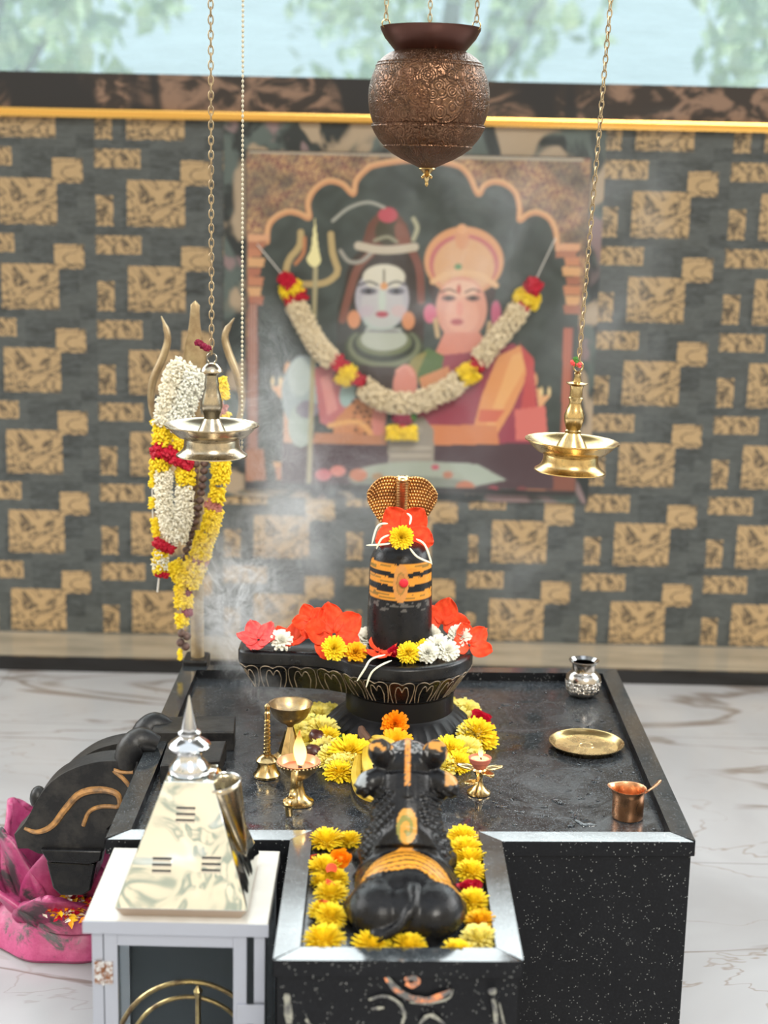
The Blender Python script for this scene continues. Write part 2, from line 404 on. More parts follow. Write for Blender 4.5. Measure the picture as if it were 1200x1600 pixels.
mat('carved_line', None, .5, fn=lambda nt, b: put(nt, b.inputs['Base Color'], streak(nt, coords(nt), (.34, .27, .20), (.10, .085, .07), 50)))
mat('orange_paste', None, .6, fn=lambda nt, b: put(nt, b.inputs['Base Color'], streak(nt, coords(nt), (.72, .30, .03), (.55, .20, .04), 90)))
def mark_fn(nt, b): put(nt, b.inputs['Base Color'], mixc(nt, maprange(noisef(nt, coords(nt), 45, 3, .7), .42, .58, 0, 1), (.10, .10, .10), (.72, .25, .10)))
mat('orange_mark', None, .7, fn=mark_fn)
mat('chalk_mark', None, .8, fn=lambda nt, b: put(nt, b.inputs['Base Color'], mixc(nt, maprange(noisef(nt, coords(nt), 60, 3, .7), .40, .60, 0, 1), (.07, .07, .075), (.30, .30, .25))))
def pink_fn(nt, b):
    v = coords(nt); n = noisef(nt, v, 9, 6, .72, .5); n2 = noisef(nt, v, 30, 4, .7)
    c = mixc(nt, maprange(n2, .4, .65, 0, 1), (.33, .035, .125), (.44, .075, .19))
    c = mixc(nt, maprange(n, .50, .58, 0, 1), c, (.060, .05, .055)); put(nt, b.inputs['Base Color'], c)
    put(nt, b.inputs['Normal'], bump(nt, n2, .4, .003))
mat('pink_paint', None, .42, fn=pink_fn)
def flower_mat(name, c1, c2, rough=.55, sc=90, sss=.0):
    def fn(nt, b):
        put(nt, b.inputs['Base Color'], streak(nt, coords(nt), c1, c2, sc))
        # thin petals let some light through
        t = nt.nodes.new('ShaderNodeBsdfTranslucent'); put(nt, t.inputs[0], c1)
        m = nt.nodes.new('ShaderNodeMixShader'); m.inputs[0].default_value = .22
        out = nt.nodes['Material Output']; nt.links.new(b.outputs[0], m.inputs[1]); nt.links.new(t.outputs[0], m.inputs[2]); nt.links.new(m.outputs[0], out.inputs[0])
    mat(name, None, rough, fn=fn, spec=.3)
flower_mat('petal_yellow', (.92, .66, .02), (.98, .78, .04)); flower_mat('petal_pale', (.95, .80, .16), (.92, .86, .36))
flower_mat('petal_gold', (.90, .46, .01), (.95, .62, .02)); flower_mat('petal_orange', (.95, .26, .0), (.98, .38, .01))
flower_mat('petal_white', (.92, .91, .84), (.84, .84, .72)); flower_mat('petal_cream', (.97, .94, .82), (.93, .86, .68))
flower_mat('petal_red', (.88, .06, .02), (.95, .12, .04)); flower_mat('petal_pinkred', (.80, .06, .07), (.90, .16, .14))
flower_mat('petal_rose', (.42, .005, .02), (.58, .01, .04)); flower_mat('petal_maroon', (.20, .006, .03), (.32, .02, .07)); flower_mat('petal_dry', (.42, .13, .12), (.52, .22, .16))
flower_mat('petal_faded', (.86, .76, .56), (.74, .62, .42)); flower_mat('leaf', (.05, .17, .03), (.10, .26, .05)); flower_mat('banana_skin', (.66, .44, .04), (.80, .58, .10), .4, 25); flower_mat('stem_white', (.9, .88, .76), (.85, .84, .66))
mat('banana_tip', (.10, .05, .03), .7)
mat('dried_fruit', None, .35, fn=lambda nt, b: put(nt, b.inputs['Base Color'], streak(nt, coords(nt), (.05, .015, .012), (.12, .04, .03), 60)))
mat('bead_wood', None, .6, fn=lambda nt, b: (put(nt, b.inputs['Base Color'], streak(nt, coords(nt), (.055, .028, .022), (.16, .09, .07), 90)), put(nt, b.inputs['Normal'], bump(nt, noisef(nt, coords(nt), 300, 2), .8, .003))))
mat('clay', (.36, .10, .07), .55); mat('ghee', (.75, .50, .28), .25); mat('wick', (.05, .03, .02), .8)
mat('old_brass', None, .4, .55, fn=lambda nt, b: put(nt, b.inputs['Base Color'], streak(nt, coords(nt), (.42, .32, .18), (.25, .17, .09), 30)))
mat('thread', (.55, .53, .5), .8)
mat('pearl', (.50, .45, .33), .3)
def flame_fn(nt, b):
    z = sep(coords(nt, 'Generated'))[2]
    e = nt.nodes.new('ShaderNodeEmission'); c = mixc(nt, maprange(z, .0, .55, 0, 1), (1, .70, .25), (1, .72, .22)); c = mixc(nt, maprange(z, .55, .95, 0, 1), c, (1, .16, .02))
    put(nt, e.inputs[0], c); put(nt, e.inputs[1], maprange(z, .35, 1, 2.6, .8)); t = nt.nodes.new('ShaderNodeBsdfTransparent')
    m = nt.nodes.new('ShaderNodeMixShader'); lw = nt.nodes.new('ShaderNodeLayerWeight'); lw.inputs[0].default_value = .35
    put(nt, m.inputs[0], maprange(S(nt, lw.outputs['Facing']), .35, 1, .0, .95)*1.0); nt.links.new(e.outputs[0], m.inputs[1]); nt.links.new(t.outputs[0], m.inputs[2])
    nt.links.new(m.outputs[0], nt.nodes['Material Output'].inputs[0])
mat('flame', None, fn=flame_fn)
def canopy_fn(nt, b):
    put(nt, b.inputs['Base Color'], streak(nt, coords(nt), (.26, .40, .20), (.52, .62, .36), 3))
mat('tree_leaves', None, .6, fn=canopy_fn); mat('tree_bark', (.12, .09, .06), .9)
def pane_fn(nt, b):                    # dusty, sunlit polycarbonate sheet
    v = coords(nt); t = nt.nodes.new('ShaderNodeBsdfTransparent'); put(nt, t.inputs[0], (.93, .97, .98))
    tl = nt.nodes.new('ShaderNodeBsdfTranslucent'); put(nt, tl.inputs[0], (.23, .285, .295)); m = nt.nodes.new('ShaderNodeMixShader')
    put(nt, m.inputs[0], maprange(noisef(nt, vmap(v, (1, 1, 6), rot=(0, .2, 0)), 4, 4, .6), .3, .7, .22, .40)); nt.links.new(t.outputs[0], m.inputs[1]); nt.links.new(tl.outputs[0], m.inputs[2])
    nt.links.new(m.outputs[0], nt.nodes['Material Output'].inputs[0])
mat('dusty_pane', None, fn=pane_fn)
mat('poster_print', None, .32, fn=lambda nt, b: put(nt, b.inputs['Base Color'], attr(nt, 'paint')))
mat('poster_board', (.05, .05, .05), .5)
# ================================================================== THE SETTING
TZ, RZ = .430, .450                      # tray floor and rim of the granite platform
f = MB(); f.box((-4, -2.5, -.05), (4, 4.42, 0)); struct(f.build('floor', 'floor_tile', smooth=0))
f = MB(); f.box((-4, 4.42, -.05), (4, 4.80, .040)); struct(f.build('trim_1', 'ledge_stone', smooth=0))
f = MB(); f.box((-4, 4.405, 0), (4, 4.42, .043)); struct(f.build('trim_2', 'black_edge', smooth=0))
f = MB(); f.box((-4, 4.68, .04), (4, 4.80, 1.655)); struct(f.build('wall_back', 'stone_tile_wall', smooth=0))
f = MB(); f.box((-4, 4.68, 1.655), (4, 4.80, 1.772)); struct(f.build('trim_3', 'marble_band', smooth=0))
f = MB(); f.box((-4, 4.655, 1.640), (4, 4.68, 1.668)); struct(f.build('trim_4', 'gold_trim', smooth=0, bevel=.006))
f = MB(); f.box((-.503, 4.672, .50), (.640, 4.68, 1.640)); struct(f.build('trim_5', 'mural_print', smooth=0))
f = MB(); f.box((-4, 4.72, 1.772), (4, 4.728, 4.2)); struct(f.build('window_1', 'dusty_pane', smooth=0))
f = MB(); f.box((-4, 2.4, 4.2), (4, 4.9, 4.28)); struct(f.build('ceiling', 'ceiling_paint', smooth=0))
f = MB(); f.box((-4, 2.60, 2.96), (4, 2.86, 3.0)); f.box((-3.9, 2.72, 3.0), (-3.8, 2.74, 4.2)); f.box((3.8, 2.72, 3.0), (3.9, 2.74, 4.2)); struct(f.build('trim_6', 'steel_beam', smooth=0))

# trees beyond the pane
def tree(x, y, h, r, label, seed):
    rr = random.Random(seed); t = thing('leafy_tree', label, 'tree', (x, y, 0), 0, 'trees beyond the glazed band')
    b = MB(); b.tube([(0,0,0), (.05,0,h*.3), (0,.04,h*.6), (.1,0,h*.8)], [.12,.1,.08,.04], 8)
    for k in range(5):
        a = rr.random()*6.3; b.tube([(0,0,h*.45), (cos(a)*r*.4, sin(a)*r*.4, h*.6), (cos(a)*r*.7, sin(a)*r*.7, h*.75)], [.05,.035,.015], 6)
    b.build('trunk', 'tree_bark', t)
    c = MB()
    for k in range(2600):
        p = Vector((rr.gauss(0,1), rr.gauss(0,1), rr.gauss(0,1))).normalized()*(rr.random()**.4)
        p = Vector((p.x*r, p.y*r, h*.72+p.z*h*.38)); p *= 1
        if noise.noise(p*1.6+Vector((seed,0,0))) < -.08: continue
        q = Euler((rr.random()*6, rr.random()*6, rr.random()*6)).to_matrix(); s = .07+.05*rr.random()
        c.add([p+q @ Vector(e) for e in ((-s,0,0), (0,-s*.5,.01), (s,0,0), (0,s*.5,.01))], [(0,1,2,3)])
    c.build('foliage', 'tree_leaves', t, smooth=0)
tree(-2.5, 9.0, 3.6, 1.3, 'green tree seen through the glass at the left', 1)
tree(.4, 12.0, 4.2, 1.3, 'pale green tree seen through the glass, left of the hanging pot', 2)
tree(2.6, 8.5, 3.4, 1.0, 'green tree seen through the glass at the far right', 3)

# ================================================================== POSTER
def proj_np(X, Y, Z):
    M = np.array(CAMM.to_3x3()); P = np.stack([X, Y, Z-CZ], -1) @ M
    return 600+FPX*P[..., 0]/-P[..., 2], 800-FPX*P[..., 1]/-P[..., 2]
PX0, PX1, PZ0, PZ1, PY = -.433, .594, .53, 1.556, 4.652
NX, NZ = 340, 340
gx, gz = np.meshgrid(np.linspace(PX0, PX1, NX+1), np.linspace(PZ0, PZ1, NZ+1))
U, V = proj_np(gx, np.full_like(gx, PY), gz)
IMG = np.zeros((NZ+1, NX+1, 3))
def h2l(h): return np.array(srgb(h))
def lay(mask, c): IMG[:] = IMG*(1-mask[..., None])+h2l(c)*mask[..., None]
def el(cx, cy, rx, ry, c, rot=0, soft=2.0, a=1):
    u, v = U-cx, V-cy; ca, sa = cos(rot), sin(rot); p, q = (u*ca+v*sa)/rx, (-u*sa+v*ca)/ry
    dd = (1-np.sqrt(p*p+q*q))*min(rx, ry); lay(np.clip(dd/soft+.5, 0, 1)*a, c)
def pmask(pts):
    ins = np.zeros(U.shape, bool); n = len(pts)
    for i in range(n):
        (x0, y0), (x1, y1) = pts[i], pts[(i+1) % n]
        if y0 == y1: continue
        ins ^= ((V > min(y0, y1)) & (V <= max(y0, y1)) & (U < x0+(V-y0)*(x1-x0)/(y1-y0)))
    return ins.astype(float)
def po(pts, c, a=1): lay(pmask(pts)*a, c)
def li(pts, w_, c, a=1):
    best = np.full(U.shape, 1e9)
    for (x0, y0), (x1, y1) in zip(pts, pts[1:]):
        L = (x1-x0)**2+(y1-y0)**2+1e-6; t = np.clip(((U-x0)*(x1-x0)+(V-y0)*(y1-y0))/L, 0, 1)
        best = np.minimum(best, np.hypot(U-x0-t*(x1-x0), V-y0-t*(y1-y0)))
    lay(np.clip((w_/2-best)/1.5+.5, 0, 1)*a, c)
def cu(pts, w_, c, a=1): li([(p.x, p.y) for p in spline([(x, y, 0) for x, y in pts], 20)], w_, c, a)
def vn(s, o=0):
    k = 6.2/s; return (np.sin(U*k+o+1.7*np.sin(V*k*.7+o))*np.cos(V*k*1.1-o+1.3*np.sin(U*k*.8)))*.5+.5
lay(np.ones(U.shape), '#8a5a4c')
for s, c in ((26, '#c79a5e'), (15, '#7d4e48'), (9, '#d6b273')): lay((vn(s, s) > .62)*.6, c)
arch = [(417,378),(419,355),(430,340),(450,331),(468,334),(483,340),(481,318),(490,298),(505,286),(520,283),(537,289),(552,303),(556,284),(570,267),(590,257),(650,250),(710,257),(732,273),(747,303),(756,291),(771,284),(790,288),(806,302),(812,325),(812,344),(825,335),(840,332),(858,341),(868,360),(871,382)]
archs = [(p.x, p.y) for p in spline([(x, y, 0) for x, y in arch], 124)]
po(archs+[(905,382),(903,778),(385,760),(388,378)], '#38413f')
for s, c, a in ((160, '#46504d', .5), (90, '#2c3434', .5), (60, '#4d5a58', .3)): lay(np.clip(vn(s, s)*2-.8, 0, 1)*a, c)
li(archs, 9, '#c88a58'); li([(x, y-3) for x, y in archs], 3, '#dba96f')
po([(389,240),(912,252),(912,247),(389,236)], '#a39a88')
# painted pillars and lamps
for x0, x1, top, s in ((388, 420, 366, 1), (868, 906, 381, -1)):
    po([(x0,top),(x1,top),(x1,top+10),(x0,top+12)], '#d0966a'); po([(x0,top+11),(x1-3,top+11),(x1-8,top+22),(x0,top+22)], '#a96a4c')
for i, y in enumerate(range(388, 478, 15)):
    w_ = (22, 26, 20, 24, 21, 24)[i % 6]
    po([(388,y),(388+w_,y),(388+w_-2,y+14),(388,y+14)], ('#bb7652', '#cf9a63', '#a9644a')[i % 3]); po([(906-w_-2,y+14),(906,y+14),(906,y+28),(906-w_,y+28)], ('#c07a4f', '#d09a60', '#a15f44')[i % 3])
po([(388,474),(403,474),(404,702),(386,702)], '#7c4a42'); po([(880,512),(896,512),(890,690),(876,690)], '#964a38')
for k in range(3): li([(391+4*k,476),(391+4*k,700)], 1.6, '#c49077'); li([(883+4*k,514),(879+4*k,688)], 1.5, '#c9714f')
po([(384,702),(412,702),(416,750),(384,752)], '#a56e50'); po([(850,742),(905,742),(905,772),(850,770)], '#7f4636')
for cx, dy in ((450, 0), (834, 16)):
    el(cx, 578+dy, 6, 12, '#d6965c'); po([(cx-8,590+dy),(cx+8,590+dy),(cx+16,606+dy),(cx-18,606+dy)], '#d39a5e')
    po([(cx-27,604+dy),(cx+26,602+dy),(cx+8,626+dy),(cx-9,626+dy)], '#dba069'); po([(cx-6,624+dy),(cx+7,624+dy),(cx+9,728+dy),(cx-8,728+dy)], '#c98a58')
    for k in (-24, -12, 12, 24): el(cx+k, 596+dy, 2.5, 7, '#e6c98a')
    po([(cx-20,726+dy),(cx+20,726+dy),(cx+18,750+dy),(cx-18,750+dy)], '#bb7748'); po([(cx-24,722+dy),(cx+24,722+dy),(cx+22,730+dy),(cx-22,730+dy)], '#d09a60')
# seat
po([(440,692),(862,690),(865,765),(440,758)], '#4b363e')
# god on the left: hair, cloth, arms
el(470, 610, 30, 55, '#93a3a9', .1); el(468, 590, 18, 30, '#a9b8b8'); el(470, 665, 20, 34, '#9fb0aa'); el(480, 640, 18, 14, '#7f7b8c')
po([(490,575),(522,570),(548,650),(520,670),(500,660)], '#b85f66'); po([(500,590),(515,585),(528,640),(512,650)], '#cf7f7a'); el(548, 612, 16, 26, '#8fadad', .4)
po([(520,660),(556,622),(600,640),(604,694),(520,692)], '#c27a41')
for k in range(26): el(552+(k*17 % 48), 628+(k*23 % 52), 3, 3, '#5d3422')
cu([(515,665),(560,660),(590,690)], 8, '#d99b4c'); el(592, 655, 11, 30, '#c9756a', .1)
po([(492,676),(604,680),(604,696),(488,692)], '#b4744a')
po([(548,405),(560,395),(575,420),(560,560),(522,590),(528,480)], '#2f302c'); po([(640,400),(658,430),(664,470),(660,560),(632,545)], '#3c2c29')
el(600, 440, 60, 62, '#33261f'); cu([(535,500),(548,450),(560,418),(580,396)], 12, '#7b4635'); cu([(640,385),(655,420),(658,470)], 12, '#7a4234')
po([(562,392),(575,350),(592,330),(618,328),(636,352),(648,395)], '#6a3b2a'); el(606, 362, 20, 22, '#3f3a24'); el(628, 368, 10, 22, '#7e4530', -.3)
el(606, 336, 15, 12, '#b8384c'); cu([(520,345),(545,325),(575,316),(600,324)], 5, '#9a9b92'); cu([(532,392),(545,408),(565,408),(585,390)], 6, '#96938a')
cu([(560,384),(590,390),(620,390),(648,386)], 13, '#b9ad99'); cu([(585,376),(605,370),(620,378)], 5, '#8d8a70'); cu([(646,342),(652,356),(646,374)], 7, '#a3a183')
po([(572,512),(626,512),(640,550),(560,550)], '#a2aaa4'); el(598, 519, 27, 5, '#6d6874', a=.6)
el(597, 467, 42, 48, '#a5a2ae'); el(600, 433, 33, 20, '#cbc6b4'); el(595, 500, 27, 16, '#a3b3ae'); el(598, 478, 34, 34, '#b5b3b6', a=.7)
el(623, 486, 12, 9, '#c4a0a2', a=.7); el(573, 486, 12, 9, '#b3a2b2', a=.7); el(597, 470, 6, 18, '#b3c2b8')
for ex in (576, 619): el(ex, 455, 13, 5.5, '#5b5a68'); el(ex, 455, 4, 4, '#22222a'); cu([(ex-15,446),(ex,440),(ex+14,445)], 3.2, '#33333a')
li([(600,422),(600,446)], 3, '#564a38'); el(600, 447, 6, 6, '#d38c3e'); el(597, 491, 10, 5, '#bb4258'); cu([(588,490),(597,492),(606,490)], 1.5, '#7a2438')
for rx, ry, cy, c in ((62, 40, 545, '#3f4a35'), (56, 33, 541, '#727a5c'), (50, 28, 538, '#2f382b'), (43, 22, 534, '#69724f'), (36, 18, 530, '#a8b0a4')):
    m = np.clip((1-np.hypot((U-600)/rx, (V-cy)/ry))*min(rx, ry)/2+.5, 0, 1)*(V > 520); lay(m, c)
el(553, 499, 10, 14, '#cf8148'); el(638, 501, 10, 14, '#cf8148'); po([(560,570),(640,575),(650,610),(600,640),(555,620)], '#3b2b25')
# painted trident
cu([(470,363),(468,385),(452,405),(447,428),(460,442),(490,444),(512,440),(528,424),(520,398),(517,366)], 10, '#b29a62')
cu([(476,372),(474,395),(462,412)], 6, '#b5713f'); po([(492,340),(498,392),(502,408),(493,420),(482,412),(479,404),(486,390)], '#e0d795'); li([(493,420),(488,600),(482,772)], 7, '#a59c74')
# goddess
el(722, 440, 54, 66, '#3c2a28'); el(725, 408, 62, 54, '#d2925c'); el(725, 412, 54, 46, '#bb5a60'); el(725, 416, 48, 44, '#d09b6a')
el(722, 372, 11, 18, '#cf8b5a'); el(722, 358, 8, 8, '#d99a66'); el(716, 417, 6, 5, '#4d8750'); cu([(676,440),(700,428),(725,426),(750,430),(775,446)], 9, '#d7a672')
el(721, 482, 40, 50, '#d18a72'); el(720, 452, 26, 14, '#dcab90'); el(722, 492, 26, 30, '#dc9a80', a=.7)
for ex in (701, 739): el(ex, 466, 11, 4.5, '#6b4640'); el(ex, 466, 4, 3.5, '#2c1c1c'); cu([(ex-12,457),(ex,452),(ex+11,456)], 2.6, '#4a2c28')
el(717, 452, 3, 8, '#b8362c'); el(714, 503, 10, 5, '#ab3542'); el(718, 483, 5, 12, '#d9826c')
el(672, 490, 10, 15, '#cb5a7e'); el(775, 490, 8, 20, '#c0527a'); cu([(680,500),(684,525)], 7, '#bfa070'); cu([(765,505),(762,530)], 7, '#bfa070')
po([(694,520),(750,520),(768,552),(740,600),(684,590),(676,560)], '#d17c66'); cu([(690,560),(715,585),(745,565)], 4, '#d8a05a')
po([(690,555),(760,548),(802,536),(832,560),(842,640),(850,692),(655,694),(652,640),(690,600)], '#963049')
po([(645,570),(668,543),(694,556),(688,592),(650,600)], '#55703f'); po([(632,575),(650,556),(668,548),(650,590)], '#8c8444'); po([(655,590),(700,572),(712,600),(660,616)], '#cf8650')
po([(778,556),(812,540),(834,566),(800,640),(770,690),(735,688),(752,620)], '#d98d49'); po([(800,556),(818,548),(826,566),(790,630),(764,684),(752,684)], '#e0a158'); po([(750,640),(790,640),(775,660),(746,660)], '#cc5a3a')
po([(812,536),(834,560),(838,640),(812,650),(822,580)], '#bd3f42'); po([(804,640),(852,634),(856,690),(806,688)], '#d0625a')
po([(662,664),(776,664),(780,694),(664,696)], '#cb7740'); el(633, 600, 19, 30, '#d27e6e', .1); cu([(620,580),(634,572),(645,586)], 5, '#d99080')
# stone lingam and fruit painted in front
po([(606,735),(606,672),(620,652),(662,652),(678,672),(678,735)], '#8d857a')
for y in (700, 712): li([(612,y),(672,y)], 5, '#a79d8e')
el(640, 672, 20, 10, '#9d958a'); el(655, 745, 110, 24, '#96a093'); po([(700,722),(745,725),(792,750),(740,760)], '#9aa79c'); el(640, 756, 90, 12, '#788076')
for x, y, r, c in ((505,742,13,'#c4606c'),(528,736,12,'#d0766a'),(560,742,14,'#bf6e48'),(590,745,9,'#9f7a50'),(727,762,15,'#b86a48'),(770,766,9,'#a8384a'),(700,742,8,'#b06a4a'),(680,730,6,'#b8405a'),(815,766,8,'#7c3a3c')): el(x, y, r, r*.7, c)
po([(384,752),(905,768),(905,790),(384,790)], '#2d2a2c')
g_ = IMG.mean(-1, keepdims=True); IMG = np.clip((g_*.18+IMG*.82)*.88, 0, 1)
b = MB(); nv = (NX+1)*(NZ+1)
b.v = [(float(x), PY, float(z)) for x, z in zip(gx.ravel(), gz.ravel())]
b.f = [(j*(NX+1)+i, j*(NX+1)+i+1, (j+1)*(NX+1)+i+1, (j+1)*(NX+1)+i) for j in range(NZ) for i in range(NX)]; b.m = [0]*len(b.f)
pt = thing('devotional_poster', 'large printed poster of a blue-skinned god and a crowned goddess on the tiled wall', 'poster', (0, 4.67, .53))
pr = b.build('print', 'poster_print', None, smooth=0)
ca = pr.data.color_attributes.new('paint', 'FLOAT_COLOR', 'POINT'); ca.data.foreach_set('color', np.concatenate([IMG.reshape(-1, 3), np.ones((nv, 1))], 1).astype(np.float32).ravel())
pr.parent = pt; pr.matrix_parent_inverse = Matrix.Translation((0, -4.67, -.53))
b = MB(); b.box((PX0-.003, PY+.001, PZ0-.003), (PX1+.003, 4.672, PZ1+.003)); bo = b.build('board', 'poster_board', None, smooth=0); bo.parent = pt; bo.matrix_parent_inverse = Matrix.Translation((0, -4.67, -.53))

# ================================================================== GRANITE PLATFORM
T = [(-.424,2.213),(-.136,2.226),(-.134,1.845),(.199,1.856),(.197,2.238),(.506,2.252),(.508,3.140),(-.422,3.100)]
def offset(poly, d):
    out = []; n = len(poly)
    for i in range(n):
        p0, p1, p2 = [Vector(poly[k % n][:2]) for k in (i-1, i, i+1)]
        e1, e2 = (p1-p0).normalized(), (p2-p1).normalized(); n1, n2 = Vector((-e1.y, e1.x)), Vector((-e2.y, e2.x))
        m = (n1+n2); m /= max(.25, m.dot(n1)); out.append(p1+m*d)
    return [(p.x, p.y) for p in out]
alt = thing('granite_platform', 'black granite altar platform with a raised rim and a tray jutting out in front', 'platform')
b = MB(); b.prism(offset(T, .005), 0, TZ); b.build('base', 'granite_side', alt, smooth=0)
b = MB(); b.prism(offset(T, .02), TZ-.001, TZ+.0012); b.build('tray_floor', 'granite_top', alt, smooth=0)
inn = offset(T, .034)
for i in range(8):
    j = (i+1) % 8; b = MB(); q = [Vector(T[i]), Vector(T[j]), Vector(inn[j]), Vector(inn[i])]
    c = sum(q, Vector((0, 0)))/4; q = [p+(c-p).normalized()*.0006 for p in q]
    b.prism([tuple(p) for p in q], TZ-.006, RZ)
    if i in (0, 2, 4):                    # front strips given a slight outward fall to mirror the bright sky
        for q_ in (4, 5): v_ = b.v[q_]; b.v[q_] = (v_[0], v_[1], v_[2]-.0016)
    o = b.build('rim_strip', ['granite_rim_lit', 'granite_side'], alt, smooth=0)
    for pl in o.data.polygons: pl.material_index = 0 if pl.normal.z > .5 else 1  # sky brightness put into the granite of upward faces, darker copy on upright ones
def ribbon(mb, pts, w_, y, th=.0006):    # a stroke on an upright face
    P = spline([ony(px, py, y) for px, py in pts], 4*len(pts)); n = len(P); L, R = [], []
    for i in range(n):
        t = (P[min(i+1,n-1)]-P[max(i-1,0)]).normalized(); q = Vector((-t.z, 0, t.x)); k = .75*w_*(.55+.45*sin(PI*(i+.5)/n))*(.8+.4*random.random())
        L.append(P[i]+q*k/2); R.append(P[i]-q*k/2)
    o = mb.add([(p.x, y, p.z) for p in L+R]+[(p.x, y-th, p.z) for p in L+R], [])
    for i in range(n-1): mb.add([], []); mb.f.append((o+2*n+i, o+2*n+i+1, o+3*n+i+1, o+3*n+i)); mb.m.append(0)
YF = 1.8512
o1 = MB(); ribbon(o1, [(602,1525),(618,1545),(640,1558),(670,1562),(705,1548)], .014, YF); o1.build('orange_smear', 'orange_mark', alt, smooth=0); o1 = MB(); ribbon(o1, [(632,1530),(646,1528),(652,1534),(644,1540),(634,1536)], .012, YF-.0003)
o1.build('orange_smear', 'orange_mark', alt, smooth=0)
for pts, w_ in (([(596,1516),(612,1534),(628,1548)], .005), ([(640,1566),(668,1568),(700,1560),(708,1546)], .004), ([(576,1562),(600,1556),(622,1566),(632,1584),(628,1600)], .007), ([(580,1576),(600,1574)], .006),
                ([(448,1552),(450,1575),(452,1600)], .014), ([(768,1544),(771,1554)], .014), ([(770,1560),(774,1580),(775,1602)], .010), ([(780,1566),(788,1602)], .004), ([(655,1600),(672,1586),(695,1600)], .008), ([(478,1592),(486,1604)], .006)):
    o2 = MB(); ribbon(o2, pts, w_, YF-.0005); o2.build('chalk_mark', 'chalk_mark', alt, smooth=0)

# water lying on the tray
wm = MB()
def puddle(c, rx, ry, th, seed, n=22, rot=0):
    rr = random.Random(seed); ph = [rr.random()*6 for _ in range(4)]; rings = []
    for k, (s, z) in enumerate(((1, 0), (.97, th*.55), (.86, th*.9), (.4, th))):
        ring = []
        for i in range(n):
            a = 2*PI*i/n; r = 1+.22*sin(2*a+ph[0])+.14*sin(3*a+ph[1])+.08*sin(5*a+ph[2])
            x, y = cos(a)*rx*r*s, sin(a)*ry*r*s; ring.append((c.x+x*cos(rot)-y*sin(rot), c.y+x*sin(rot)+y*cos(rot), TZ+.0013+z))
        rings.append(ring)
    wm.loft(rings, cap0=False)
for (px, py, rx, ry) in ((912,1284,.016,.026),(893,1290,.012,.006),(895,1276,.008,.004),(872,1254,.014,.007),(905,1248,.006,.006),(930,1222,.007,.006),(935,1205,.010,.003),(850,1262,.01,.004),
                         (790,1102,.012,.003),(808,1104,.006,.003),(798,1130,.006,.003),(912,1140,.006,.003),(942,1128,.006,.003),(960,1192,.007,.003),(965,1245,.007,.003),(800,1250,.010,.003),(775,1150,.005,.003),(783,1262,.012,.003),(840,1215,.006,.002),(846,1180,.008,.003),(385,1147,.007,.003),(400,1150,.005,.002),(905,1196,.004,.002),(812,1270,.008,.003)):
    puddle(onz(px, py, TZ), rx, ry, .0016 if rx < .012 else .0022, px, rot=px*.1)
rr = random.Random(5)
for k in range(150):
    p = Vector((rr.uniform(-.36, .46), rr.uniform(2.3, 3.06), 0))
    if abs(p.x-.04) < .19 and p.y < 2.95: p.x += .24
    if -.3 < p.x < -.22 and p.y < 2.85: continue
    s = rr.uniform(.0012, .0042); puddle(Vector((min(p.x, .46), p.y, 0)), s*rr.uniform(1, 2.2), s, s*.35, k, 9, rr.random()*3)
tag(wm.build('water_drops', 'water'), 'splashed water drops and small puddles on the granite tray', 'water', kind='stuff')
# ================================================================== LINGAM ON ITS CARVED BASE
CX, CY = .038, 2.775
lg = thing('stone_lingam', 'black stone lingam with orange stripes on a lotus-carved base with a long spout', 'lingam', (CX, CY, TZ))
def loc_(o, par):                        # keep world-space coordinates under a thing's empty
    o.parent = par; o.matrix_parent_inverse = par.matrix_basis.inverted(); return o
outl = []
r0 = .137; a0 = math.asin(.060/r0)
N1 = 56
for i in range(N1+1):
    a = -(PI-a0-.16)+i*(2*(PI-a0-.16))/N1; outl.append((CX+r0*cos(a), CY+r0*sin(a)))
outl += [(CX-.150, CY+.060), (CX-.185, CY+.055), (CX-.22, CY+.053), (CX-.26, CY+.052), (CX-.290, CY+.050), (CX-.304, CY+.040), (CX-.308, CY+.02), (CX-.308, CY), (CX-.308, CY-.02),
         (CX-.304, CY-.040), (CX-.290, CY-.050), (CX-.26, CY-.052), (CX-.22, CY-.053), (CX-.185, CY-.055), (CX-.150, CY-.060)]
outl = [Vector(p) for p in outl]
def oring(ins, z):
    n = len(outl); out = []
    for i in range(n):
        t = (outl[(i+1) % n]-outl[i-1]).normalized(); q = Vector((-t.y, t.x)); p = outl[i]+q*ins; out.append((p.x, p.y, z))
    return out
lv = [(.036, .520), (.030, .530), (.020, .545), (.008, .563), (.002, .571), (.004, .573), (.000, .576), (0, .594), (.002, .598), (.010, .600), (.016, .599), (.022, .594)]
b = MB(); b.loft([oring(i, z) for i, z in lv]); bz = b.build('basin', 'black_stone', None, smooth=50); loc_(bz, lg)
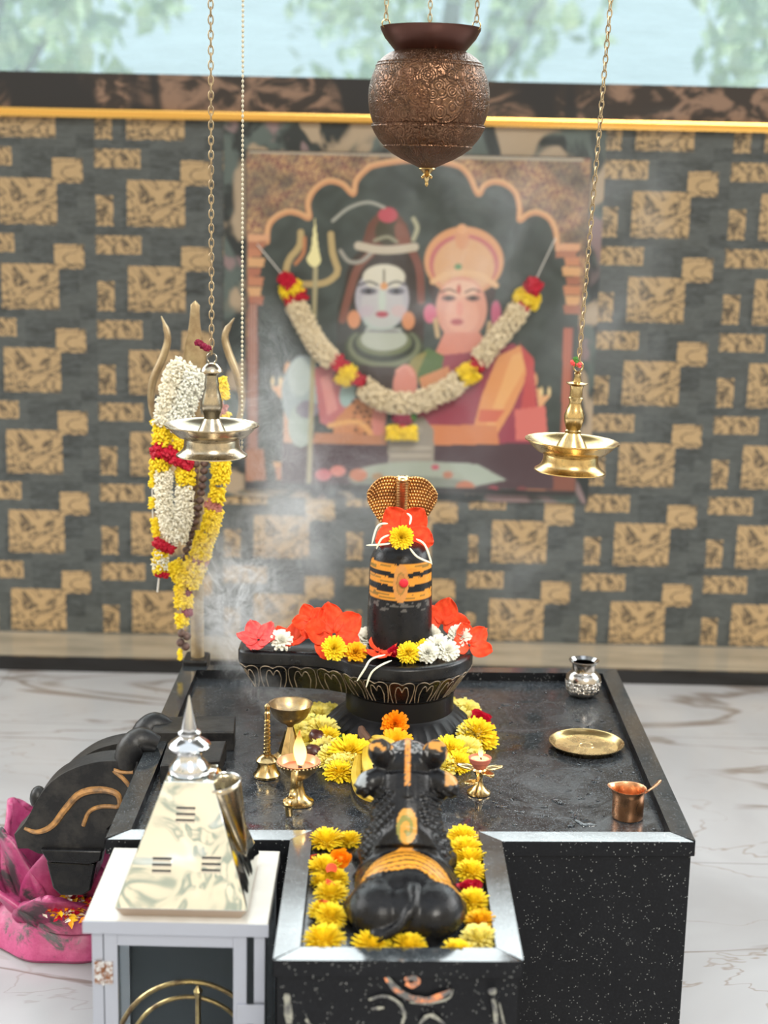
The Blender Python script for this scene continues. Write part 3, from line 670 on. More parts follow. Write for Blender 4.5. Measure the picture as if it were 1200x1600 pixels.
# carved lotus petals round the underside
def osurf(s, t):                         # s along the outline (in metres), t down the ogee
    n = len(outl); L = 0; i = 0; s = s % OL
    while True:
        dl = (outl[(i+1) % n]-outl[i]).length
        if L+dl >= s or i > 2*n: break
        L += dl; i = (i+1) % n
    f_ = (s-L)/dl; k = t*5; k0 = min(int(k), 4); g = k-k0
    ra, rb = [oring_c[k0], oring_c[k0+1]]
    def P(r): return Vector(r[i]).lerp(Vector(r[(i+1) % n]), f_)
    return P(ra).lerp(P(rb), g)
OL = sum((outl[(i+1) % len(outl)]-outl[i]).length for i in range(len(outl)))
oring_c = [oring(i-.0008, z) for i, z in lv[:6]][::-1]
b = MB(); npet = 22; wdt = OL/npet
for k in range(npet):
    c = (k+.5)*wdt
    for sc_ in (.46, .27):
        for sg in (-1, 1):
            pts = [osurf(c+sg*wdt*sc_*u, t) for u, t in ((.0, .30 if sc_ > .3 else .55), (.35, .14 if sc_ > .3 else .42), (.75, .16 if sc_ > .3 else .44), (1, .40 if sc_ > .3 else .62), (.96, .70), (.80, .97))]
            b.tube(spline(pts, 12), .00095, 5)
loc_(b.build('lotus_carving', 'carved_line', None), lg)
b = MB(); b.lathe([(.060,.430),(.158,.4312),(.160,.436),(.150,.442),(.140,.452),(.128,.464),(.112,.476),(.106,.479),(.103,.482),(.103,.519),(.106,.523),(.05,.524)], (CX, CY, 0), 320,
                  lambda a, z: 1-(.045*abs(sin(a*16)) if .437 < z < .475 else 0)); loc_(b.build('foot', 'dull_black_stone', None, smooth=35), lg)
COLX, COLR = .034, .0625
prof = [(.03,.590)]+[(COLR*(1-.0*(z-.59))-(.0035*(z-.59)/.17), z) for z in np.linspace(.592, .760, 56)]
prof += [(.0590*cos(a)**.55 if a < 1.5 else .0, .760+.044*sin(a)) for a in np.linspace(.05, PI/2-.05, 22)]+[(.002,.804)]
b = MB(); b.lathe(prof, (COLX, CY, 0), 220); cm = b.build('shaft', 'painted_stone', None, smooth=60); loc_(cm, lg)
OR, BK = (.66, .27, .035), (.011, .011, .012)
ZB = [ony(625, y_, CY-COLR).z for y_ in (889, 909, 933, 913)]
def tilak(co):
    u = (co.x-COLX); z = co.z
    if co.y > CY: return BK
    s = math.atan2(u, CY-co.y)*COLR; w_ = .0016*noise.noise(Vector((s*60, 3, z*40)))+.0008*noise.noise(Vector((s*300, z*30, 0)))
    k = 1 if abs(s) < .083 else 0
    e = math.hypot(s/.0150, (z-ZB[3])/.037)
    if e < 1+.06*noise.noise(Vector((s*200, z*200, 1))): return (.56, .25, .07) if e > .60 else (.30, .17, .05) if e > .48 else (.46, .20, .06)
    for zc, hw in ((ZB[0], .0076), (ZB[1], .0074), (ZB[2], .0082)):
        zz = z-zc-w_*.9+.0012*cos(s*30)
        if abs(zz) < hw and k:
            t = noise.noise(Vector((s*22, zc*50, z*500)))
            return (.24, .14, .03) if t > .22 and abs(zz) < hw*.6 else OR
    if z < .702 and z > .684 and noise.noise(Vector((s*70, z*150, 9))) > .15: return (.10, .095, .09)
    return BK
paint(cm, tilak)
b = MB(); p = ony(631, 911, CY-COLR-.0005); b.ball((p.x, CY-COLR-.0008, p.z), (.0085, .0022, .0085), 18, 8)
mat('vermilion', (.62, .015, .03), .55); loc_(b.build('vermilion_dot', 'vermilion', None), lg)

# brass cobra behind it
co = thing('brass_cobra', 'brass cobra with spread scaled hood rising behind the lingam', 'cobra figurine', (.036, 2.852, .598))
HX = .034
def hoodw(t): # t 0 bottom .. 1 top
    return .024+.041*math.sin(min(1, t*1.12)*PI*.5)**1.5 if t < .80 else .0655*math.sqrt(max(0, 1-((t-.80)/.24)**2))
def hood(u, v):
    s = 2*u-1; t = .02+.96*v; w_ = hoodw(t); x = s*w_; top = .010*abs(math.sin(abs(s)*PI))*max(0, (t-.8)/.2)
    z = .790+.120*t+top; y = 2.868-.018*t*t-.014*(s*s)*(t)+.002
    sc_ = (sin(s*w_*900+ (PI if int(t*26) % 2 else 0))*.5+.5)*abs(sin(t*26*PI))
    return (HX+x, y-.0016*sc_*(abs(s) > .16), z)
def hood(u, v):
    s = 2*u-1; w_ = .026+.041*sin(min(1, v*1.22)*PI*.5)**1.4; ol = 1-.22*abs(s)**4.5+.035*sin(PI*abs(s))
    h_ = .125*v*(1-(1-ol)*v*v); y = 2.870-.020*v*v-.014*s*s*v; sc_ = (sin(s*w_*1150+(PI if int(v*19) % 2 else 0))*.5+.5)*abs(sin(v*19*PI))
    return (HX+s*w_, y-.0030*sc_*(abs(s) > .18), .788+h_)
b = MB(); b.grid(hood, 170, 190); loc_(b.build('hood', 'hood_bronze', None, smooth=60, solid=.002), co)
b = MB(); rings = []
for i in range(121):
    t = i/120; w_ = .0110+.001*t+.0018*(.5+.5*sin(i*2*PI/5.2)); y = 2.862-.020*t*t; z = .795+.119*t
    rings.append([(HX+w_*cos(a), y+.0075*sin(a)-.002, z) for a in [2*PI*k/16 for k in range(16)]])
b.loft(rings); loc_(b.build('belly_scales', 'hood_bronze', None, smooth=70), co)
b = MB(); b.ball((HX, 2.838, .913), (.0115, .017, .0065), 18, 10); b.ball((HX-.008, 2.838, .917), .003, 8, 6); b.ball((HX+.008, 2.838, .917), .003, 8, 6); loc_(b.build('head', 'brass_bright', None), co)
b = MB(); b.tube(spline([(HX,2.868,.80),(HX,2.880,.74),(HX,2.872,.66),(HX+.01,2.868,.612),(HX+.05,2.86,.609),(HX+.075,2.83,.609)], 24), [.014]*10+[.013]*8+[.011,.010,.009,.007,.005,.004,.003], 14); loc_(b.build('tail', 'brass_bright', None), co)

# ================================================================== BULL
NX0 = .043
bull = thing('bull_statue', 'black stone bull lying in the front tray facing the lingam, orange paste on its back', 'bull statue', (NX0, 2.02, TZ))
def P3(x, y, z): return (NX0+x, y, z)
b = MB()
b.prism([(NX0+.078*cos(a)*(1 if abs(cos(a)) < .8 else 1), 2.03+.125*sin(a)) for a in [2*PI*i/28 for i in range(28)]], TZ+.001, TZ+.016)
b.ball(P3(0,2.03,.468), (.074,.100,.050), 28, 18); b.ball(P3(0,2.01,.478), (.070,.080,.043), 24, 16)
b.ball(P3(-.037,1.962,.468), (.045,.054,.040), 24, 16); b.ball(P3(.037,1.962,.468), (.045,.054,.040), 24, 16); b.ball(P3(0,1.955,.468), (.050,.045,.038), 20, 14)
b.ball(P3(0,2.095,.492), (.070,.060,.056), 24, 16); b.ball(P3(0,2.085,.540), (.026,.030,.036), 20, 14)
b.tube([P3(0,2.085,.50), P3(0,2.115,.55), P3(0,2.140,.592)], [.058,.052,.045], 20)
b.ball(P3(0,2.150,.604), (.048,.044,.040), 24, 16); b.ball(P3(0,2.196,.590), (.026,.036,.025), 20, 14); b.ball(P3(0,2.225,.583), (.022,.016,.018), 18, 12)
b.ball(P3(-.027,2.165,.610), (.012,.014,.012), 12, 8); b.ball(P3(.027,2.165,.610), (.012,.014,.012), 12, 8)
for s in (-1, 1):
    b.tube(spline([P3(s*.050,2.13,.455), P3(s*.066,2.165,.450), P3(s*.055,2.13,.442), P3(s*.058,2.08,.440)], 12), [.020,.019,.018,.018,.017,.017,.016,.016,.015,.015,.014,.013,.012], 12)
    b.tube(spline([P3(s*.050,1.945,.455), P3(s*.072,2.0,.448), P3(s*.070,2.04,.441)], 10), [.022,.021,.02,.019,.018,.017,.016,.015,.014,.013,.012], 12)
    b.tube([P3(s*.034,2.135,.625), P3(s*.042,2.128,.638), P3(s*.043,2.120,.648)], [.020,.019,.014], 14)
    b.tube(spline([P3(s*.034,2.125,.600), P3(s*.054,2.118,.590), P3(s*.066,2.108,.588), P3(s*.072,2.10,.590)], 10), [.014,.017,.019,.020,.020,.019,.017,.014,.011,.008,.004], 14)
b.tube(spline([P3(.010,1.955,.506), P3(.006,1.922,.492), P3(-.004,1.909,.474), P3(-.026,1.905,.458), P3(-.050,1.914,.449)], 16), [.0075]*8+[.007]*5+[.010,.012,.010,.006], 12)
b.tube([P3(0,2.155,.588),P3(0,2.10,.555),P3(0,2.098,.545)], [.02,.022,.02], 10)
def bull_disp(co, nv):
    x, y, z = co.x-NX0, co.y, co.z; d_ = 0
    if y < 1.99 and nv.y < .5 and nv.z < .95: d_ -= .0045*math.exp(-(x-.004)**2/(2*.0040**2))*(z < .505)*(z > .45) * (0 if abs(x) < .0 else 1) * .6
    g = z+.9*(y-2.0)                      # the belt across the loins
    if 1.955 < y < 2.03 and nv.z > .1: d_ += .0028*math.exp(-((y-1.988+.10*x*x/.004*.3)/.0045)**2)*(.6+.4*sin(x*700))
    if 2.035 < y < 2.11 and z < .56: d_ += .0022*math.exp(-((y-2.052)/.004)**2)
    if y > 2.06 and .49 < z < .590 and abs(x) > .020: d_ += .0026*sin(x*380+z*160)*sin(z*480+y*200)
    if z > .585 and abs(x) < .010: d_ += .0025*math.exp(-(x/.006)**2)
    return d_
body = fuse('body', b, 'painted_stone', None, .0026, 3, bull_disp); loc_(body, bull)
def bull_paint(co):
    nz_ok = True
    x, y, z = co.x-NX0, co.y, co.z
    top = 2.046-.036*((x-.002)/.056)**2-.15*max(0, x); bot = 1.984-.30*max(0, x)+.004*sin(x*90)
    if bot < y < top and z > .470 and z < .5225:
        q = (y-bot)/max(.004, top-bot); k = noise.noise(Vector((x*25, q*9, 2)))
        band = sin((q*4.2+.15+.12*k)*2*PI)
        if band < -.62: return (.03, .02, .012)
        return (.62+.1*k, .27+.05*k, .030)
    if math.hypot(x/.015, (z-.552)/.021) < 1 and y < 2.085 and z > .528:
        a = math.atan2(x, z-.548); r = math.hypot(x, (z-.548)*.7)
        return (.52, .26, .05) if sin(a+r*500) > -.35 else (.22, .20, .05)
    if abs(x) < .0046 and z > .600 and y < 2.16: return (.62, .24, .05) if noise.noise(Vector((x*300, y*250, z*250))) > -.25 else (.20, .13, .06)
    if z > .641 and abs(x) > .02 : return (.52, .24, .05) if noise.noise(Vector((x*120, y*120, z*90))) > .08 else (.03, .025, .02)
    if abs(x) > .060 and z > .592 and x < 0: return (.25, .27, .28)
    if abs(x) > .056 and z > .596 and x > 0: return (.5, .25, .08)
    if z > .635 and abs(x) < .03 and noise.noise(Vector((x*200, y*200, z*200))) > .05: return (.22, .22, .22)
    return (.007, .007, .008)
paint(body, bull_paint)
b = MB()
for k in range(19):                      # necklace of bells carved round the neck
    a = PI*(.08+.84*k/18)+PI; b.ball(P3(.0515*cos(a), 2.098+.030*sin(a), .522+.012*abs(cos(a))), .0058, 10, 7)
loc_(b.build('necklace', 'black_stone', None), bull)

# ================================================================== SILVER MODEL TEMPLE ON A CABINET
cb = thing('aluminium_cabinet', 'small aluminium cabinet with a glazed hinged door at the front left', 'cabinet', (-.28, 2.09, 0))
X0, X1, Y0, Y1, CT = -.409, -.150, 1.962, 2.203, .440
def L(o, p=cb): return loc_(o, p)
b = MB(); b.box((X0, Y0, CT-.019), (X1, Y1, CT)); L(b.build('top', 'alu_top_lit', None, smooth=0, bevel=.0015))
b = MB(); b.box((X0-.001, Y0-.0015, CT-.0195), (X1+.001, Y0, CT-.0008)); L(b.build('top_edge', 'aluminium', None, smooth=0))
bx0, bx1, by0, by1, bz = X0+.010, X1-.004, Y0+.006, Y1-.006, CT-.019
for (x, y) in ((bx0, by0), (bx1-.016, by0), (bx0, by1-.016), (bx1-.016, by1-.016)):
    b = MB(); b.box((x, y, 0), (x+.016, y+.016, bz)); L(b.build('corner_post', 'aluminium', None, smooth=0, bevel=.001))
b = MB(); b.box((bx0+.001, by0+.018, .004), (bx0+.003, by1-.016, bz)); L(b.build('side_panel', 'glass_pane', None, smooth=0)); b = MB(); b.box((bx1-.003, by0+.018, .004), (bx1-.001, by1-.016, bz)); L(b.build('side_panel', 'glass_pane', None, smooth=0))
b = MB(); b.box((bx0+.016, by1-.008, .0), (bx1-.016, by1-.005, bz)); b.box((bx0+.01, by0+.02, .0), (bx1-.01, by1-.01, .01)); L(b.build('back_panel', 'cabinet_back', None, smooth=0))
dx0, dx1, dz0 = bx0+.0175, bx1-.026, .02
dr = L((lambda m: (m.box((dx0, by0-.002, dz0), (dx0+.019, by0+.010, bz-.002)), m.box((dx1-.019, by0-.002, dz0), (dx1, by0+.010, bz-.002)), m.box((dx0+.019, by0-.0015, bz-.021), (dx1-.019, by0+.010, bz-.002)), m.box((dx0+.019, by0-.0015, dz0), (dx1-.019, by0+.010, dz0+.02)), m.build('door', 'aluminium', None, smooth=0, bevel=.0006))[-1])(MB()))
b = MB(); b.box((dx0+.019, by0+.003, dz0+.02), (dx1-.019, by0+.005, bz-.021)); g_ = b.build('glass', 'glass_pane', None, smooth=0); g_.parent = dr; g_.matrix_parent_inverse = cb.matrix_basis.inverted() @ Matrix.Identity(4); g_.matrix_parent_inverse = Matrix.Identity(4)
b = MB(); hz = ony(160, 1518, by0).z; hx = bx0+.0168
b.box((hx-.013, by0-.0042, hz-.017), (hx-.0015, by0-.0018, hz+.017)); b.box((hx+.0015, by0-.0042, hz-.017), (hx+.013, by0-.0018, hz+.017)); b.tube([(hx, by0-.0045, hz-.018), (hx, by0-.0045, hz+.018)], .0024, 10)
for s in (-1, 1):
    for t in (-1, 1): b.ball((hx+s*.008, by0-.0045, hz+t*.011), (.0018, .001, .0018), 8, 6)
L(b.build('hinge', 'rusty_steel', None))
b = MB(); p = ony(378, 1567, by0); b.box((bx1-.040, by0-.006, p.z-.03), (bx1, by0-.002, p.z)); L(b.build('latch_plate', 'aluminium', None, smooth=0, bevel=.0006))
rg = thing('brass_arch', 'curved brass arch standing inside the glazed cabinet', 'arch ornament', (-.285, 2.08, .01))
for nm, rad, z_, w_ in (('outer_band', .118, .195, .004), ('inner_band', .098, .190, .0035)):
    b = MB(); b.tube([(-.275+rad*cos(a)*.95, 2.08, z_-.03+rad*sin(a)) for a in [PI*i/36 for i in range(37)]], w_, 8); b.tube([(-.275-rad*.95, 2.08, .012), (-.275-rad*.95, 2.08, z_-.03)], w_, 8); b.tube([(-.275+rad*.95, 2.08, .012), (-.275+rad*.95, 2.08, z_-.03)], w_, 8); loc_(b.build(nm, 'brass_dark', None), rg)
b = MB(); b.lathe([(.012,0),(.014,.004),(.005,.01),(.004,.25),(.007,.262),(.002,.27)], (-.262, 2.07, .012), 16); loc_(b.build('pillar', 'brass_dark', None), rg)

tm = thing('silver_model_temple', 'polished silver pyramid-shaped model temple with a spired finial', 'model temple', (-.272, 2.07, CT))
bxa, bxb, bya, byb = -.366, -.180, 1.972, 2.165
tz0, tz1 = CT+.014, .616
def ring4(cx, cy, hx_, hy_, z): return [(cx-hx_, cy-hy_, z), (cx+hx_, cy-hy_, z), (cx+hx_, cy+hy_, z), (cx-hx_, cy+hy_, z)]
mx, my = (bxa+bxb)/2, (bya+byb)/2; hx_, hy_ = (bxb-bxa)/2, (byb-bya)/2
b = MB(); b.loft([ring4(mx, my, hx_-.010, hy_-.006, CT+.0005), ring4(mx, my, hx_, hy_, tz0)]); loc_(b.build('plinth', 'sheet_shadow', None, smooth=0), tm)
tcx, tcy = mx+.002, my+.01
b = MB(); b.loft([ring4(mx, my, hx_+.0008, hy_+.0008, tz0), ring4(tcx, tcy, .0345, .034, tz1)]); bd = b.build('pyramid', 'steel_sheet', None, smooth=0, bevel=.0012); loc_(bd, tm)
# slots punched in the front face: three groups of three
A = Vector((mx, bya, tz0)); B_ = Vector((tcx, tcy-.034, tz1)); up = (B_-A).normalized(); nrm = Vector((0, -up.z, up.y))
b = MB(); bw = MB()
for (px, py) in ((290, 1272), (253, 1351), (330, 1350)):
    v = px_ray(px, py); t = (A-Vector((0, 0, CZ))).dot(nrm)/v.dot(nrm); c = Vector((0, 0, CZ))+v*t
    for k in (-1, 0, 1):
        q = c+up*(k*.0085)
        def bar(m_, q, h, off, wd=.0135): 
            e = [q+Vector((sx*wd, 0, 0))+up*(sy*h)+nrm*off for sx, sy in ((-1,-1),(1,-1),(1,1),(-1,1))]; m_.add(e+[p_-nrm*.0014 for p_ in e], [(0,1,2,3),(0,4,5,1),(1,5,6,2),(2,6,7,3),(3,7,4,0)])
        bar(b, q, .0016, .0014); bar(bw, q-up*.0032, .0011, .0016)
    loc_(b.build('vent_slots', 'dark_gap', None, smooth=0), tm); loc_(bw.build('slot_lips', 'silver', None, smooth=0), tm); b = MB(); bw = MB()
b = MB(); fz = tz1
b.lathe([(.010,0),(.028,.001),(.030,.006),(.029,.012),(.022,.020),(.018,.026),(.0175,.032),(.020,.036),(.029,.039),(.031,.043),(.028,.047),(.020,.052),(.014,.056),(.0165,.060),(.0165,.063),(.0115,.066),(.0112,.070),(.0008,.118)], (tcx-.003, tcy, fz), 48)
loc_(b.build('finial', 'silver', None, smooth=35), tm)
b = MB()                                 # silver half-funnel on the right flank; golden reflection put in as brass colour
def flap(u, v):
    a = -PI*.52+PI*1.04*u; k = 1-v; r = .003+.030*k**.8
    z = tz1-.012-.115*v; base = tcx+.034+(bxb-tcx-.034)*(tz1-z)/(tz1-tz0)
    return (base-.002+r*cos(a)*1.05+.0*v, tcy-.004+r*sin(a)*1.1, z+.004*sin(PI*u)*k)
b.grid(flap, 22, 16); loc_(b.build('side_flap', 'brass_pale', None, smooth=60, solid=.0012), tm)
b = MB(); b.tube([flap(i/22, 0) for i in range(23)], .0013, 8); loc_(b.build('flap_lip', 'silver', None), tm)
# ================================================================== HANGING THINGS
def lens_(prof, seg=64, c=(0,0,0), rf=None): b = MB(); b.lathe(prof, c, seg, rf); return b
vp = thing('hanging_water_pot', 'round embossed copper pot hanging on three chains above the lingam', 'pot', (.0615, 2.70, 1.610))
pf = [(.0835,.110),(.0860,.1115),(.0850,.107),(.0780,.094),(.0660,.080),(.0600,.073),(.0605,.069)]
b = MB(); b.lathe([(.0800,.1095)]+pf, (0,0,0), 72); b.build('rim', 'dark_copper', vp)
def R_(z): return .1045*math.sqrt(max(0, 1-(z/.108)**2)) if z > -.06 else None
body_ = [(.058,.074),(.0605,.0725),(.068,.070),(.077,.064)]+[(.1045*math.sqrt(1-((z-.0)/.1)**2)*1.0, z) for z in (.060,.054)]+[(.086,.0525),(.0885,.0505),(.0885,.0485)]
body_ = [(.058,.074),(.0615,.0725),(.070,.069),(.079,.063),(.0865,.0560),(.0900,.0535),(.0900,.0515),(.0915,.050),(.0930,.0480),(.0925,.0465)]
body_ += [(.1045*cos(a)**1.15, .112*sin(a)-.004) for a in np.linspace(.42, -.40, 18)]
body_ += [(.0985,-.0490),(.0975,-.0510),(.0985,-.0530),(.0965,-.056),(.0925,-.064),(.0860,-.074),(.0770,-.0840),(.0775,-.086),(.0745,-.088),(.0610,-.0980),(.0450,-.107),(.0290,-.114),(.0180,-.119),(.0130,-.122)]
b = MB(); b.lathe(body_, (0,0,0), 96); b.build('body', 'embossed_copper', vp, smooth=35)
b = MB(); b.lathe([(.0140,-.119),(.0150,-.123),(.0090,-.127),(.0060,-.131),(.0085,-.134),(.0050,-.137),(.0030,-.146),(.0035,-.149),(.0010,-.153)], (0,0,0), 20)
for a in (0, PI): b.ball((.0075*cos(a), .0075*sin(a), -.137), .0028, 8, 6)
b.build('drip_spout', 'brass', vp)
for a in (PI*1.12, PI*1.88, PI*.5):
    p = Vector((.082*cos(a), .082*sin(a), .112)); b = MB(); b.tube([p+Vector((.007*cos(t)*cos(a), .007*cos(t)*sin(a), .002+.007*sin(t))) for t in [2*PI*k/12 for k in range(13)]], .0011, 6); b.build('ring', 'brass', vp)
    b = MB(); chain(b, p+Vector((0,0,.008)), (p.x*.9, p.y*.9, 1.355), .011, .0045, .0011); b.build('chain', 'old_brass', vp)
def hanging_lamp(label, cx, y, z, stem, mtl, up_, chain_to, flower):
    t = thing('hanging_oil_lamp', label, 'oil lamp', (cx, y, z))
    b = MB(); b.lathe([(.004,-.0165),(.030,-.0175),(.058,-.0125),(.074,-.003),(.0785,.0005),(.0845,.0015),(.0850,-.0005),(.0800,-.0030),(.0720,-.0120),(.0620,-.0205),(.0510,-.0245),(.010,-.0250)], (0,0,0), 72); b.build('oil_pan', mtl, t, smooth=35)
    b = MB(); b.lathe([(.048,-.0245),(.0495,-.028),(.0500,-.036),(.0520,-.043),(.0570,-.049),(.0640,-.0535),(.0645,-.0555),(.0610,-.0560),(.0500,-.0500),(.040,-.03)], (0,0,0), 72); b.build('foot', mtl, t, smooth=35)
    b = MB(); b.lathe([(r, zz) for r, zz in stem], (0,0,0), 40); b.build('stem', mtl, t, smooth=35)
    top = stem[-1][1]; b = MB(); b.tube([(.0085*cos(q), 0, top+.008+.0095*sin(q)) for q in [2*PI*k/14 for k in range(15)]], .0016, 6); b.build('hook_ring', mtl, t)
    b = MB(); chain(b, (0, 0, top+.016), (chain_to[0]-cx, chain_to[1]-y, chain_to[2]-z), .0125, .0055, .0013); b.build('chain', 'old_brass', t)
    return t, top
stemR = [(.0300,-.0165),(.0270,-.008),(.0200,.004),(.0150,.012),(.0135,.015),(.0145,.017),(.0145,.019),(.0125,.021),(.0150,.028),(.0180,.038),(.0185,.046),(.0150,.057),(.0115,.066),(.0110,.072),(.0130,.076),(.0132,.078),(.0115,.080),(.0110,.094),(.0125,.100),(.0190,.1035),(.0195,.105),(.0080,.107),(.0055,.118),(.0070,.122),(.002,.126)]
stemL = [(.0280,-.0165),(.0240,-.008),(.0170,.006),(.0140,.012),(.0145,.015),(.0145,.018),(.0170,.024),(.0195,.034),(.0190,.042),(.0155,.056),(.0125,.068),(.0135,.074),(.0120,.079),(.0115,.090),(.0150,.094),(.0205,.0955),(.0205,.0975),(.0160,.104),(.0100,.110),(.004,.112)]
pR, pL = ony(894, 689, 2.70), ony(331, 664, 2.70)
lr, topR = hanging_lamp('bright yellow brass hanging oil lamp at the right, pink and green blossom on its hook', pR.x, 2.70, pR.z, stemR, 'brass', 0, (pR.x+.012, 2.72, 2.96), 1)
ll, topL = hanging_lamp('greyish brass hanging oil lamp in front of the garlanded trident', pL.x, 2.70, pL.z, stemL, 'brass_pale', 0, (pL.x-.004, 2.72, 2.96), 1)
lr.rotation_euler = (.0, .035, 0)
pb = ony(378, 716, 2.78); t = thing('pearl_bead_string', 'long thin string of pale beads hanging down beside the poster', 'bead string', (pb.x, 2.78, pb.z))
b = MB(); n_ = int((2.96-pb.z)/.0085)
for k in range(n_): b.ball((0, 0, .004+k*.0085), (.0025,.0025,.0032), 8, 6)
b.tube([(0,0,.002), (0,0,2.96-pb.z)], .0006, 5); b.build('beads', 'pearl', t)

# ================================================================== FLOWERS
def petal(b, base, tip, w_, cup, n=3, point=.15):
    base, tip = Vector(base), Vector(tip); d_ = (tip-base); s = d_.cross(Vector((0,0,1)))
    s = (s if s.length > 1e-5 else Vector((1,0,0))).normalized(); u = s.cross(d_).normalized()
    prof = ((0, .35), (.45, 1.0), (.82, .85), (1, point)); vs = []
    for t, ww in prof:
        c = base+d_*t+u*cup*sin(t*PI*.55)*d_.length
        vs += [c-s*w_*ww/2+u*w_*.18*ww, c-u*w_*.05, c+s*w_*ww/2+u*w_*.18*ww]
    b.add(vs, [(k*3+i, k*3+i+1, k*3+i+4, k*3+i+3) for k in range(3) for i in (0, 1)])
def mum(R, seed, rows=((-16,20,.92),(-3,22,1.0),(9,23,1.0),(21,22,.98),(33,20,.94),(45,17,.89),(57,14,.83),(69,10,.76),(81,6,.70)), w_=.185, sq=.95):
    rr = random.Random(seed); b = MB()
    for e, n, ln in rows:
        for k in range(n):
            a = 2*PI*(k+.5*(e % 2))/n+rr.uniform(-.12, .12); el_ = math.radians(e+rr.uniform(-7, 7)); L_ = R*ln*rr.uniform(.88, 1.08)
            dv = Vector((cos(a)*cos(el_), sin(a)*cos(el_), sin(el_)*sq)); petal(b, dv*L_*.30+Vector((0,0,R*.26)), dv*L_+Vector((0,0,R*.26)), R*w_*rr.uniform(.85, 1.15), .12, point=.55)
    b.ball((0,0,R*.18), (R*.45,R*.45,R*.30), 10, 6); b.lathe([(R*.08,0),(R*.30,R*.03),(R*.36,R*.14),(R*.2,R*.2)], (0,0,0), 10)
    return b
def rose(R, seed, n=13):
    rr = random.Random(seed); b = MB()
    for k in range(n):
        a = k*2.4; q = k/n; rad = R*(.95-.75*q); op = .9-.75*q
        def f(u, v):
            th = a+(u-.5)*1.9; r = rad*(.25+.75*math.sin(v*PI*.5)*(.6+.4*op))+.06*R*sin(u*9+k); return (cos(th)*r, sin(th)*r, R*(.05+.75*v*(1-.45*op))+.05*R*sin(u*7+k*2)*v)
        b.grid(f, 6, 5)
    b.ball((0,0,R*.3), (R*.35,R*.35,R*.3), 8, 6); return b
def bloomlet(R, seed):                     # white many-petalled blossom
    return mum(R, seed, ((-8,12,.95),(8,13,1.0),(24,12,.96),(40,10,.9),(56,8,.82),(74,5,.74)), .30, .9)
def hib_petal(R, seed, wd=.62, curl=.35):
    b = MB(); rr = random.Random(seed); p0, p1 = rr.random()*6, rr.random()*6
    def f(u, v):
        s = 2*u-1; w_ = R*wd*(sin(PI*min(1, v*.86+.06))**.7)*(1 if v < .95 else .8); rf = R*.05*v*sin(s*5+p0)+R*.035*sin(v*11+s*8+p1)*v
        return (s*w_, R*.06+R*v*(1-.08*s*s), R*curl*v*v+rf+R*.10*s*s*(1-v))
    b.grid(f, 12, 12); return b
FL = {}
def proto(key, fn, m, name):
    if key not in FL: FL[key] = [fn, m, name, None]
proto('y1', lambda: mum(.027, 1), 'petal_yellow', 'chrysanthemum'); proto('y2', lambda: mum(.027, 2), 'petal_yellow', 'chrysanthemum'); proto('y3', lambda: mum(.027, 3), 'petal_yellow', 'chrysanthemum')
proto('p1', lambda: mum(.027, 4, w_=.24), 'petal_pale', 'chrysanthemum'); proto('p2', lambda: mum(.027, 5, w_=.24), 'petal_pale', 'chrysanthemum')
proto('g1', lambda: mum(.027, 6, w_=.26), 'petal_gold', 'marigold'); proto('o1', lambda: mum(.027, 7, w_=.27, rows=((-20,14,.9),(0,18,1),(16,18,1),(30,16,.96),(44,14,.9),(58,11,.84),(72,8,.78),(84,5,.72)), sq=1.0), 'petal_orange', 'marigold')
proto('r1', lambda: rose(.024, 1), 'petal_rose', 'rose'); proto('r2', lambda: rose(.024, 3), 'petal_rose', 'rose'); proto('ro', lambda: rose(.024, 5, 16), 'petal_orange', 'orange_bud')
proto('w1', lambda: bloomlet(.020, 1), 'petal_white', 'white_blossom'); proto('w2', lambda: bloomlet(.020, 2), 'petal_white', 'white_blossom'); proto('w3', lambda: mum(.02, 9, w_=.3), 'petal_white', 'white_blossom')
def flower(key, p, size, label, cat, group, tilt=(0, 0), rz=None):
    e = FL[key]
    if e[3] is None: o = e[3] = e[0]().build(e[2], e[1], smooth=60); e.append(False)
    else: o = e[3].copy(); COL.objects.link(o)
    base = {'r': .024, 'w': .020}.get(key[0], .027); s = size/base
    o.location = p; o.scale = (s, s, s); o.rotation_euler = Euler((tilt[0], tilt[1], 0)).to_matrix().to_4x4().to_euler() if rz is None else (Euler((tilt[0], tilt[1], 0)).to_matrix() @ Matrix.Rotation(rz, 3, 'Z')).to_euler()
    tag(o, label, cat, group); return o
def on_tray(key, px, py, r_px, label, cat, group, dz=0, tilt=None):
    zc = TZ+.012; q = onz(px, py, zc+dz); r = (1.10 if group == GT else 1.32)*r_px*math.hypot(q.y, CZ-q.z)/2373
    p = onz(px, py, TZ+r*.45+dz); return flower(key, (p.x, p.y, TZ+.0015+dz), r, label, cat, group, tilt or (random.uniform(-.25, .1), random.uniform(-.2, .2)), random.random()*6)
ORD = ['first', 'second', 'third', 'fourth', 'fifth', 'sixth', 'seventh', 'eighth', 'ninth', 'tenth', 'eleventh', 'twelfth', 'thirteenth', 'fourteenth']
GT = 'flowers round the bull in the front tray'; GR = 'flowers heaped round the foot of the lingam'
for i, (px, py, r) in enumerate([(507,1468,31),(516,1430,24),(503,1424,21),(518,1396,25),(503,1378,17),(507,1356,27),(523,1372,20),(511,1313,26),(546,1314,21)]):
    on_tray('y%d' % (i % 3+1), px, py, r, f'yellow chrysanthemum left of the bull in the front tray, {ORD[i]} counting from the front corner', 'flower', GT, dz=.004*(i % 2))
